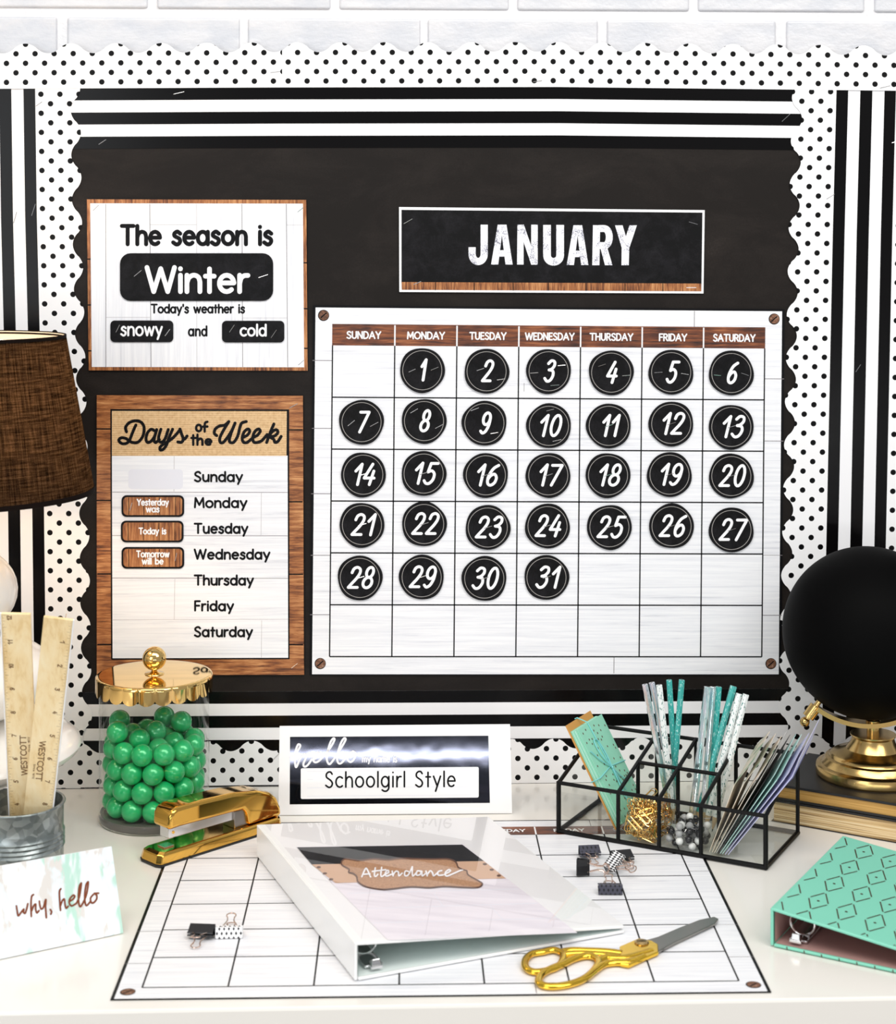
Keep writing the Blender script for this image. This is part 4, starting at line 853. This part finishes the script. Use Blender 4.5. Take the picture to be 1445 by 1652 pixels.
f2, b2 = Vector((.3526, -.4783, ZD)), Vector((.4690, -.2945, ZD)); ac2 = Vector((.845, -.535, 0))
T = thing('ring_binder', 'mint green ring binder with dashed diamonds, at the right front corner', 'binder', (f2+b2)/2)
tb2, base2, ln2, fc2 = binder(T, f2+Vector((0,0,.0003)), b2+Vector((0,0,.0003)), ac2, .150, .0352, .0185, M['mint'], M['pink'])
MP = Plane(tb2(0, 0), tb2(0, .15), tb2(ln2, 0)); c5 = lambda x, y: MP(1200+x/4.976, 1320+y/4.976)
o_ = c5(595, 665); va = c5(723, 527)-o_; vb = c5(820, 752)-o_; al2 = (b2-f2).normalized(); sl = (tb2(0,.15)-tb2(0,0)).normalized()
mb = MB(); rnd = random.Random(3)
def inside(p): a = (p-tb2(0,0)).dot(al2); c = (p-tb2(0,0)).dot(sl); return .002 < a < ln2-.002 and .001 < c < .1475
def dash(p, q, w):
    ts = [k/10 for k in range(11) if inside(p.lerp(q, k/10))]
    if len(ts) < 2: return
    p, q = p.lerp(q, ts[0]), p.lerp(q, ts[-1])
    nrm = MP.n; d = (q-p).normalized().cross(nrm)*w/2; o = nrm*.0003; mb.poly([p+d+o, p-d*.7+o, q-d+o, q+d*.7+o])
for i in range(-8, 12):
    for j in range(-3, 9):
        c = o_+va*i+vb*j; cr_ = [c+va*.46, c+vb*.36, c-va*.46, c-vb*.34]
        for k in range(4):
            p, q = cr_[k], cr_[(k+1) % 4]; e = rnd.uniform(.05, .11); dash(p.lerp(q, e), p.lerp(q, .93), .0014)
        if inside(c): mb.poly([c+MP.n*.0003+(al2*math.cos(.8*k)+sl*math.sin(.8*k))*.0014 for k in range(8)])
for k in range(9):
    p = base2(-.0001, .012+k*.016, .0007); mb.poly([p+Vector((0,0,z))+ac2.normalized()*x-al2*.0001 for x, z in ((0,0),(.0011,0),(.0007,.0024),(-.0004,.0024))])
mk('dashed_diamond_print', mb, principled('bronze brown print', (.10,.065,.04), .35, .3), fc2)

# ------------------------------------------------------------------ scissors
T = thing('scissors', 'gold handled scissors with dark steel blades lying on the desk calendar', 'scissors', DK(1035, 1521))
zs = .0045; c8 = lambda x, y, z=zs: DK(820+x/3.284, 1340+y/3.284, z)
def blade(pts, z0, z1): 
    mb = MB(); f = [c8(x, y, z1) for x, y in pts]; mb.prism(f, (0, 0, z0-z1)); return mb
mk('blade', blade([(640,590), (760,575), (900,515), (1010,472), (1090,455), (1112,466), (1095,490), (1000,535), (880,590), (790,640), (700,640)], .0030, .0052), M['steel_dark'], T, bevel=.0004)
mk('blade', blade([(650,600), (780,565), (920,520), (1100,462), (1090,490), (980,552), (880,602), (795,642), (720,650)], .0012, .0028), M['steel_dark'], T, bevel=.0004)
mk('shank', blade([(588,612), (690,568), (760,582), (792,600), (795,640), (720,672), (640,708), (590,700)], .0026, .0062), M['gold_yellow'], T, bevel=.0009)
def bow(name, strokes, r):
    mb = MB()
    for s, cl_ in strokes: mb.tube([c8(x, y, .0046) for x, y in spl(P2(*s), 6)[:-1 if cl_ else None]], r, 12, cl_, 0, .8)
    mk(name, mb, M['gold_yellow'], T, smooth=True)
bow('handle', [((180,643,240,632,285,650,290,680,262,720,200,742,135,748,95,728,88,690,120,655,180,643), True), ((270,645,330,634,420,636,520,640,600,650), False), ((285,655,380,650,480,655,590,668), False)], .0034)
bow('handle', [((280,712,345,680,410,664,460,672,478,700,450,745,395,788,320,815,235,826,180,818,160,796,176,762,220,735,280,712), True), ((470,690,520,672,560,676,620,676,690,660,760,640), False), ((440,755,500,712,560,700,640,698,720,668), False)], .0036)
mb = MB(); ps = c8(705, 595, .0062); mb.lathe([(.0066, -.003), (.0066, .0008), (.0056, .0016), (.0010, .0019)], ps, 28, 0, (True, True)); pv_ = mk('pivot_screw', mb, M['brass'], T, smooth=True, angle=30)
mb = MB(); mb.prism([ps+Vector((x, y, .0026)) for x, y in ((-.0045,-.0005),(.0045,-.0005),(.0045,.0005),(-.0045,.0005))], (0,0,-.0004)); mk('screw_slot', mb, M['rubber'], pv_)

# ------------------------------------------------------------------ binder clips
def patt(name, a, b, kind):
    m = principled(name, a, .4); g = G(m); v = g.co((1, 1, 1)); sp = g.n('ShaderNodeSeparateXYZ'); g.l(v, sp.inputs[0])
    x, y = g.math('MULTIPLY', sp.outputs[1], 230), g.math('MULTIPLY', g.math('ADD', sp.outputs[0], sp.outputs[2]), 230)
    if kind == 'dot':
        p = g.math('ADD', x, g.math('MULTIPLY', g.math('FLOOR', y), .5)); fx = g.math('ABSOLUTE', g.math('SUBTRACT', g.math('FRACT', p), .5)); fy = g.math('ABSOLUTE', g.math('SUBTRACT', g.math('FRACT', y), .5))
        f = g.math('LESS_THAN', g.math('ADD', g.math('MULTIPLY', fx, 1.6), fy), .42)
    else: f = g.math('GREATER_THAN', g.math('MULTIPLY', g.math('SINE', g.math('MULTIPLY', g.math('ADD', x, y), 5.2)), g.math('SINE', g.math('MULTIPLY', g.math('SUBTRACT', x, y), 5.2))), .02)
    g.base(g.mix(f, a, b)); return m
M['clip_black'] = principled('black lacquered steel', (.008,.008,.010), .28)
M['clip_scale'] = patt('black clip with grey shapes', (.055,.055,.08), (.003,.003,.005), 'dot')
M['clip_dot'] = patt('white clip with black drops', (.9,.9,.91), (.01,.01,.014), 'dot'); M['clip_check'] = patt('white and black checked clip', (.9,.9,.91), (.008,.008,.01), 'chk')
def clip(label, px, py, ang, mat, roll=0.0, w=.0235, hs=(.16, -.12)):
    c = DK(px, py, .0012); T = thing('binder_clip', label, 'binder clip', c, 'binder clips lying on the desk calendar')
    d, h = .0125, .0105; mb = MB()
    # open spring body: spine at -x, jaws meeting at +x, width along y
    pr = [(d*.5, .0004), (d*.42, .0014), (-d*.45, h*.5), (-d*.5, h*.40), (-d*.5, -h*.40), (-d*.45, -h*.5), (d*.42, -.0014), (d*.5, -.0004)]
    inn = [(x*.93, z*.86) for x, z in pr]
    for s in (-1, 1):
        pass
    n = len(pr); i = mb.add([(x, -w/2, z) for x, z in pr]); j = mb.add([(x, w/2, z) for x, z in pr]); a = mb.add([(x, -w/2, z) for x, z in inn]); b = mb.add([(x, w/2, z) for x, z in inn])
    for k in range(n-1):
        mb.face((i+k, i+k+1, j+k+1, j+k)); mb.face((a+k, b+k, b+k+1, a+k+1)); mb.face((i+k, a+k, a+k+1, i+k+1)); mb.face((j+k, j+k+1, b+k+1, b+k))
    for sg in (1, -1): mb.tube([(d*.47, -w/2, sg*.0012), (d*.47, w/2, sg*.0012)], .0009, 8)
    R_ = Matrix.Rotation(ang, 4, 'Z') @ Matrix.Rotation(roll, 4, 'X')
    zmin = min((R_ @ v).z for v in mb.v); T.location = (c.x, c.y, ZD+.0016-zmin); T.rotation_euler = R_.to_euler(); MT = Matrix.Translation(T.location)
    mb.xf(MT); body = mk('clip_body', mb, mat, T)
    for sg in (1, -1):
        hb = MB(); L = .024; hw = w*.19; a_ = hs[0] if sg > 0 else hs[1]
        pts = [(d*.40, -hw*1.5, 0), (d*.55, -hw*1.35, 0), (L*.62, -hw*.62, 0), (L*.84, -hw*.7, 0)]+[(L*.95+.0042*math.cos(t)*.9, .0044*math.sin(t), 0) for t in [math.radians(v) for v in (-110, -70, -30, 0, 30, 70, 110)]]+[(L*.84, hw*.7, 0), (L*.62, hw*.62, 0), (d*.55, hw*1.35, 0), (d*.40, hw*1.5, 0)]
        pts = [Vector((x, y, sg*.0012+math.tan(a_)*(x-d*.4))) for x, y, z in pts]
        hb.tube(pts, .00062, 7); hb.xf(MT)
        mk('wire_handle', hb, M['rose_wire'], T, smooth=True)
def dir_ang(x0, y0, x1, y1): d = DK(x1, y1)-DK(x0, y0); return math.atan2(d.y, d.x)
R90 = math.pi/2
clip('black clip with grey printed shapes, backmost of the loose cluster by the organizer', 951, 1383, dir_ang(951, 1380, 966, 1407), M['clip_scale'], 0, .0215, (.1, -.1))
clip('plain black clip nearest the glass organizer, right of the checked clip', 1003, 1391, dir_ang(1003, 1386, 1020, 1404), M['clip_black'], 0, .0225, (.1, -.1))
clip('black and white checked clip in the middle of the loose cluster', 991, 1408, dir_ang(991, 1406, 1036, 1421), M['clip_check'], .55, .021, (.25, 0))
clip('plain dark clip seen from its open end, leftmost by the organizer', 940, 1413, dir_ang(940, 1412, 975, 1414), M['clip_black'], R90*.9, .0155, (.1, -.1))
clip('black clip with grey printed shapes, frontmost of the loose cluster', 984, 1441, dir_ang(984, 1441, 979, 1415), M['clip_scale'], 0, .0235, (.1, -.1))
clip('plain black clip lying at left on the calendar beside the dotted clip', 325, 1513, dir_ang(325, 1511, 305, 1545), M['clip_black'], 0, .0235, (.2, -.12))
clip('white clip with black drops lying at left on the calendar', 370, 1511, dir_ang(370, 1511, 376, 1480), M['clip_dot'], 0, .0245, (.2, -.1))

# ------------------------------------------------------------------ glass desk organizer and what stands in it
OA = DK(901, 1345); oa = math.radians(-29.92); ex, ey = Vector((math.cos(oa), math.sin(oa), 0)), Vector((-math.sin(oa), math.cos(oa), 0)); OW, OD, FH, BH = .2304, .1150, .0552, .0880
og = lambda x, y, z: Vector((OA.x+ex.x*x+ey.x*y, OA.y+ex.y*x+ey.y*y, ZD+z)); ht = lambda y: FH+(BH-FH)*y/OD
T = thing('desk_organizer', 'black framed clear glass desk organizer with sloping sides, right of the name sign', 'organizer', og(OW/2, OD/2, 0))
fx = [0, .3*OW, .5*OW, .7*OW, OW]; b_z = .0030
mb = MB(); rb_ = .0022
def bar(a, b, r=rb_): 
    d = (b-a).normalized(); mb.tube([a-d*r*.6, b+d*r*.6], r*1.12, 4) if False else mb.tube([a-d*r*.5, b+d*r*.5], r, 8)
for y in (0, OD): bar(og(0,y,b_z), og(OW,y,b_z), .0026); bar(og(0,y,ht(y)), og(OW,y,ht(y)))
for x in (0, OW): bar(og(x,0,b_z), og(x,OD,b_z), .0026); bar(og(x,0,FH), og(x,OD,BH)); bar(og(x,0,b_z), og(x,0,FH), .0026); bar(og(x,OD,b_z), og(x,OD,BH), .0022)
for x in fx[1:-1]: bar(og(x,0,FH), og(x,OD,BH)); bar(og(x,0,b_z), og(x,0,FH)); bar(og(x,OD,b_z), og(x,OD,BH))
bar(og(fx[1],OD/2,ht(OD/2)), og(fx[3],OD/2,ht(OD/2)))
for x in fx[1:4]: bar(og(x,OD/2,b_z), og(x,OD/2,ht(OD/2)))
mk('metal_frame', mb, M['black_metal'], T, smooth=True)
def pane(name, pts):
    mb = MB(); n = (pts[1]-pts[0]).cross(pts[2]-pts[0]).normalized(); mb.poly([p for p in pts]); mk(name, mb, M['glass_pane'], T)
pane('floor_pane', [og(0,0,b_z), og(OW,0,b_z), og(OW,OD,b_z), og(0,OD,b_z)])
pane('front_pane', [og(0,0,b_z), og(OW,0,b_z), og(OW,0,FH), og(0,0,FH)]); pane('back_pane', [og(0,OD,b_z), og(OW,OD,b_z), og(OW,OD,BH), og(0,OD,BH)])
for x in fx: pane('side_pane' if x in (0, OW) else 'divider_pane', [og(x,0,b_z), og(x,OD,b_z), og(x,OD,BH), og(x,0,FH)])
pane('divider_pane', [og(fx[1],OD/2,b_z), og(fx[3],OD/2,b_z), og(fx[3],OD/2,ht(OD/2)), og(fx[1],OD/2,ht(OD/2))])

# bundle of note cards tied with twine
xb = .0560; L = .1160; be = math.atan2(.0565, .101); nx = Vector((math.cos(be), 0, math.sin(be)))          # card normal in the organizer frame
cd = lambda l, y, o=0.0: og(xb-l*math.sin(be)+o*math.cos(be), y, .0055+l*math.cos(be)+o*math.sin(be))
T = thing('card_bundle', 'tied bundle of dotted mint note cards with a kraft envelope, leaning in the organizer', 'card bundle', cd(0, .06))
y0, y1 = .028, .098
def sheet(name, l0, l1, ya, yb, o0, o1, m):
    mb = MB(); mb.prism([cd(l0,ya,o1), cd(l0,yb,o1), cd(l1,yb,o1), cd(l1,ya,o1)], cd(0,0,o0)-cd(0,0,o1)); mk(name, mb, m, T, bevel=.0002)
sheet('kraft_envelope', 0, L+.004, y0-.002, y1-.004, -.0014, 0, M['kraft'])
for k in range(5): sheet('note_card', .001+.0004*k, L-.004-.0006*k, y0+.0006*k, y1+.0003*k, .0002+.0013*k, .0013+.0013*k, M['mint_light'] if k % 2 else M['mint_card'])
o1 = .0069; sheet('note_card', .002, L-.005, y0+.003, y1+.002, .0067, .0078, M['mint_card']); o1 = .0079
mb = MB(); rnd = random.Random(8); used = []
while len(used) < 70:
    l, y = rnd.uniform(.005, L-.010), rnd.uniform(y0+.007, y1-.002)
    if all(math.dist((l,y), q) > .0042 for q in used):
        used.append((l, y)); mb.poly([cd(l+.0013*math.sin(.785*k), y+.0011*math.cos(.785*k), o1) for k in range(8)])
mk('dot_print', mb, M['brown_ink'], T)
mb = MB(); tw = .0007; lm = .055
def twine(pts): mb.tube([cd(l, y, o) for l, y, o in pts], tw, 6)
def s3(p, o=o1+.0007): return [(a, b, o) for a, b in spl(p, 5)]
twine([(lm, y0-.0035, -.002), (lm, y0-.0035, .004), (lm, y0+.002, o1+.0007), (lm+.004, (y0+y1)/2, o1+.0007), (lm, y1+.003, o1+.0005), (lm, y1+.003, 0)])
twine([(L+.005, .055, -.002), (L+.005, .055, .001), (L-.004, .058, o1+.0007), (lm+.004, .063, o1+.0007), (.004, .066, o1+.0007)])
kn = (lm+.002, .063); 
twine(s3([kn, (lm+.02, .052), (lm+.036, .051), (lm+.034, .060), (lm+.016, .064), kn], o1+.0018)); twine(s3([kn, (lm+.014, .047), (lm+.026, .036), (lm+.029, .033)], o1+.0018))
twine(s3([kn, (lm-.012, .074), (lm-.020, .088)], o1+.0018)); twine(s3([kn, (lm-.014, .062), (lm-.028, .060), (lm-.034, .062)], o1+.0018)); twine(s3([kn, (lm-.014, .067), (lm-.026, .070)], o1+.0018))
mb.ball(cd(kn[0], kn[1], o1+.0018), .0016, 10, 8); mk('twine_bow', mb, M['aqua'], T, smooth=True)

# pencils: flat-topped, sharpened ends down
def speck(name, a, b, sc=900, th=.62):
    m = principled(name, a, .3); g = G(m); g.base(g.ramp(g.noise(g.co((sc, sc, sc*.35)), 1, 1, .5), [(th, a), (th+.04, b)])); return m
M['pencil_foil'] = principled('iridescent foil wrap', (.75,.86,.88), .12, .85); g = G(M['pencil_foil']); g.base(g.ramp(g.noise(g.co((120, 120, 18)), 1, 3), [(.35, (.42,.72,.72)), (.5, (.82,.88,.90)), (.65, (.82,.80,.90))]))
M['pencil_teal'] = speck('teal wrap with pale flecks', (.05,.42,.38), (.5,.8,.76)); M['pencil_white'] = speck('white wrap with dark flecks', (.86,.90,.89), (.05,.22,.20), 800, .60)
M['pencil_wood'] = principled('sharpened wood', (.72,.52,.30), .6)
M['lead'] = principled('pencil lead', (.03,.03,.035), .4)
def pencil(label, foot, px, py, dpt, mat, r=.0037, grp='pencils standing in the organizer'):
    f = og(*foot); q = og(foot[0], dpt, 0); Yv = q.y; t = PY(px, py, Yv); d = (t-f).normalized(); T = thing('pencil', label, 'pencil', f, grp)
    mb = MB(); mb.tube([f+d*.016, t], r, 6); mk('barrel', mb, mat, T, bevel=.0004)
    mb = MB(); mb.tube([f+d*.003, f+d*.016], [.0008, r*.95], 12); mk('sharpened_tip', mb, M['pencil_wood'], T)
    mb = MB(); mb.tube([f, f+d*.0033], [.0002, .0009], 8); mk('lead_point', mb, M['lead'], T)
    mb = MB(); mb.tube([t-d*.0002, t+d*.0002], r*.35, 8); mk('core_end', mb, M['lead'], T)
zf = .0045; c1, c2 = fx[1], fx[2]
pencil('shiny foil pencil, leftmost of the left pencil bunch', (c1+.030, .083, zf), 1040, 1104, .098, M['pencil_foil'])
pencil('shiny foil pencil, second from left in the left pencil bunch', (c1+.036, .090, zf), 1051, 1101, .106, M['pencil_foil'])
pencil('white flecked pencil in the left bunch, beside the foil ones', (c1+.034, .077, zf), 1063, 1105, .090, M['pencil_white'])
pencil('teal flecked pencil, left one of the two tallest teal pencils', (c1+.031, .099, zf), 1079, 1097, .100, M['pencil_teal'], .0035)
pencil('teal flecked pencil, right one of the two tallest teal pencils', (c1+.024, .094, zf), 1099.5, 1097, .090, M['pencil_teal'], .0035)
pencil('broad shiny foil pencil, leftmost of the right pencil bunch', (c2+.010, .070, zf), 1141, 1108, .090, M['pencil_foil'], .0042)
pencil('shiny foil pencil, second from left in the right pencil bunch', (c2+.019, .080, zf), 1150, 1108, .098, M['pencil_foil'])
pencil('teal flecked pencil close behind the foil ones of the right bunch', (c2+.021, .094, zf), 1159, 1108, .104, M['pencil_teal'])
pencil('teal flecked pencil leaning alone in the middle of the right bunch', (c2+.012, .078, zf), 1183, 1107, .098, M['pencil_teal'], .0040)
pencil('white flecked pencil, second from right in the right bunch', (c2+.025, .072, zf), 1192, 1119, .088, M['pencil_white'])
pencil('white flecked pencil, rightmost of the right bunch', (c2+.034, .070, zf), 1203, 1120, .088, M['pencil_white'])

# stationery fan at the right
M['cream'] = principled('cream envelope paper', (.80,.70,.57), .5); M['grey_card'] = principled('grey flecked card', (.56,.55,.52), .5); M['lav'] = principled('lavender card', (.66,.66,.90), .45); M['pale_teal'] = principled('pale teal card', (.52,.78,.74), .4)
M['floral'] = principled('blurred leaf print lining', (.6,.6,.5), .5); g = G(M['floral']); g.base(g.ramp(g.noise(g.co((45, 45, 40)), 1, 2), [(.36, (.20,.32,.20)), (.48, (.64,.58,.46)), (.62, (.78,.66,.55))]))
M['black_card'] = principled('black card', (.012,.012,.012), .5)
FAN = [('cream envelope with open flap, leftmost of the leaning stationery', .1660, 20, .078, 20, M['cream'], M['floral'], .030), ('cream envelope with open flap, second from left of the leaning stationery', .1690, 24, .082, 14, M['cream'], M['floral'], .026),
       ('cream envelope with open flap, third from left of the leaning stationery', .1715, 27.5, .084, 9, M['cream'], M['floral'], .024), ('grey flecked card standing fourth among the leaning stationery', .1735, 29.5, .096, 44, M['grey_card'], M['floral'], .010),
       ('black edged card between pale cards of the leaning stationery', .1755, 31.2, .097, 44, M['black_card'], M['pale_teal'], .008), ('pale teal card in the leaning stationery, beside the black edge', .1775, 32.8, .100, 42, M['pale_teal'], M['pale_teal'], .008),
       ('second pale teal card of the leaning stationery, next to lavender', .1800, 34.2, .103, 42, M['pale_teal'], M['lav'], .008), ('lavender card, left one of the two at the right of the fan', .1830, 35.6, .108, 42, M['lav'], M['lav'], .008), ('lavender card, rightmost of the leaning stationery', .1860, 36.8, .114, 40, M['lav'], M['lav'], .020)]
og0 = og
for lb, x0, deg, Lc, bend, m1, m2, fl in FAN:
    og = lambda x, y, z: og0(x, y, z+(.285*max(0, y-.012)))
    a0 = math.radians(deg); ya, yb = .012, .088; th = .0007
    p0 = Vector((x0, 0, .0045)); p1 = p0+Vector((math.sin(a0), 0, math.cos(a0)))*Lc; a1 = math.radians(min(68, deg+bend*(.35 if m1 is M['lav'] else .9))) if fl > .012 else a0
    if m1 is M['lav'] and fl > .012: a1 = math.radians(20)
    p2 = p1+Vector((math.sin(a1), 0, math.cos(a1)))*fl
    T = thing('envelope' if m1 is M['cream'] else 'note_card', lb, 'envelope' if m1 is M['cream'] else 'note card', og(x0, .05, .0045), 'stationery leaning in the organizer')
    mb = MB(); nn_ = Vector((math.cos(a0), 0, -math.sin(a0)))*th
    mb.prism([og(*(p0+Vector((0,ya,0)))), og(*(p1+Vector((0,ya,0)))), og(*(p1+nn_+Vector((0,ya,0)))), og(*(p0+nn_+Vector((0,ya,0))))], og(0,yb,0)-og(0,ya,0)); cb_ = mk('card_body', mb, m1, T)
    mb = MB(); e = .012 if m1 is M['cream'] else 0
    mb.prism([og(*(p1+Vector((0,ya,0)))), og(*(p2+Vector((0,ya+e,0)))), og(*(p2+Vector((0,yb-e,0)))), og(*(p1+Vector((0,yb,0))))], og0(*(nn_*.6))-og0(0,0,0)); mk('flap', mb, m2 if m1 is M['cream'] else m1, T)
    mb = MB(); o = -nn_*.15
    mb.poly([og(*(p0+o+Vector((0,ya+.004,.004)))), og(*(p1+o+Vector((0,ya+.004,-.004)))), og(*(p1+o+Vector((0,yb-.004,-.004)))), og(*(p0+o+Vector((0,yb-.004,.004))))]); mk('print', mb, m2, cb_)

og = og0
# gold paper clips
def clip_wire():
    w1, l1 = .0034, .0130; P = [(-.0020, -.0075), (-.0020, .0075)]
    P = []
    def semi(cx, cy, r, a0, a1): return [(cx+r*math.cos(math.radians(a0+(a1-a0)*k/6)), cy+r*math.sin(math.radians(a0+(a1-a0)*k/6))) for k in range(7)]
    P += [(-.0034, -.006), (-.0034, .0085)]+semi(0, .0085, .0034, 180, 0)+[(.0034, -.0085)]+semi(.0004, -.0085, .0030, 0, -180)+[(-.0026, .006)]+semi(-.0002, .006, .0024, 180, 0)+[(.0022, -.005)]
    return P
rnd = random.Random(21); bx0, bx1, by0, by1 = fx[1]+.005, fx[2]-.005, .006, OD/2-.006
mb = MB(); p0 = og((bx0+bx1)/2, .02, .02); mb.tube([Vector((x, y, 0))+p0 for x, y in clip_wire()], .00048, 6); pc = mk('paper_clip', mb, M['gold_warm'], loc=p0, smooth=True)
tag(pc, 'gold wire paper clip heaped in a front compartment of the glass organizer', 'paper clip', 'gold paper clips in the organizer')
done = 0
while done < 92:
    x, y = rnd.uniform(fx[1]+.004, fx[2]-.004), rnd.uniform(.004, OD/2-.004); top = .044-.016*abs((x-(bx0+bx1)/2)/(bx1-bx0)*2)**2; z = rnd.uniform(.0055, top); ok = False
    for _ in range(160):
        Rm = (Matrix.Rotation(rnd.uniform(0, 6.28), 3, 'Z') @ Matrix.Rotation(rnd.uniform(-1.5, 1.5), 3, 'X') @ Matrix.Rotation(rnd.uniform(0, 6.28), 3, 'Z')); ok = True
        for q in ((-.0034,.0119,0), (.0034,.0119,0), (-.003,-.0119,0), (.003,-.0119,0)):
            v = Rm @ Vector(q); lx, ly, lz = x+v.dot(ex), y+v.dot(ey), z+v.z
            if not (fx[1]+.0028 < lx < fx[2]-.0028 and .0030 < ly < OD/2-.0028 and .0042 < lz < .054): ok = False
        if ok: break
    if not ok: continue
    if done == 0: pc.location = og(x, y, z); pc.rotation_euler = Rm.to_euler()
    else: dup(pc, og(x, y, z), Rm.to_euler())
    done += 1
# ball-headed pins
rnd = random.Random(4); protos = {}; pts = []; tries = 0
PINL = {'pin_white': 'white ball headed pin piled in a front compartment of the organizer', 'pin_black': 'black ball headed pin piled in a front compartment of the organizer', 'pin_grey': 'pearl grey ball headed pin piled in a front compartment of the organizer'}
bx0, bx1 = fx[2]+.0062, fx[3]-.0062; pr_ = .0040
while len(pts) < 44 and tries < 60000:
    tries += 1; x, y = rnd.uniform(bx0, bx1), rnd.uniform(.0065, OD/2-.0075)
    z = .0042+pr_
    for q in pts:
        h2 = (x-q[0])**2+(y-q[1])**2
        if h2 < (2*pr_)**2: z = max(z, q[2]+math.sqrt((2*pr_)**2-h2))
    if z > .030-.010*abs(x-(bx0+bx1)/2)/(bx1-bx0)*2: continue
    pts.append((x, y, z)); kind = rnd.choice(['pin_white', 'pin_white', 'pin_black', 'pin_black', 'pin_grey'])
    p = og(x, y, z); d = None
    for _ in range(60):
        v = Vector((rnd.uniform(-1,1), rnd.uniform(-1,1), rnd.uniform(-.9,.3))).normalized(); e = v*.016; lx, ly, lz = x+e.dot(ex), y+e.dot(ey), z+e.z
        if fx[2]+.003 < lx < fx[3]-.003 and .003 < ly < OD/2-.003 and .0045 < lz < .05: d = v; break
    if d is None: d = Vector((0, 0, 1))
    if kind not in protos:
        Tn = thing('ball_pin', PINL[kind], 'pin', p, 'ball headed pins in the organizer'); protos[kind] = Tn
        hb = MB(); hb.ball(p, pr_, 16, 10); mk('pin_head', hb, M[kind], Tn, smooth=True); nb = MB(); nb.tube([p, p+Vector((0,0,.016))], .0003, 5); mk('needle', nb, M['silver'], Tn)
        Tn.rotation_euler = d.to_track_quat('Z', 'Y').to_euler()
    else: dup(protos[kind], p, d.to_track_quat('Z', 'Y').to_euler())
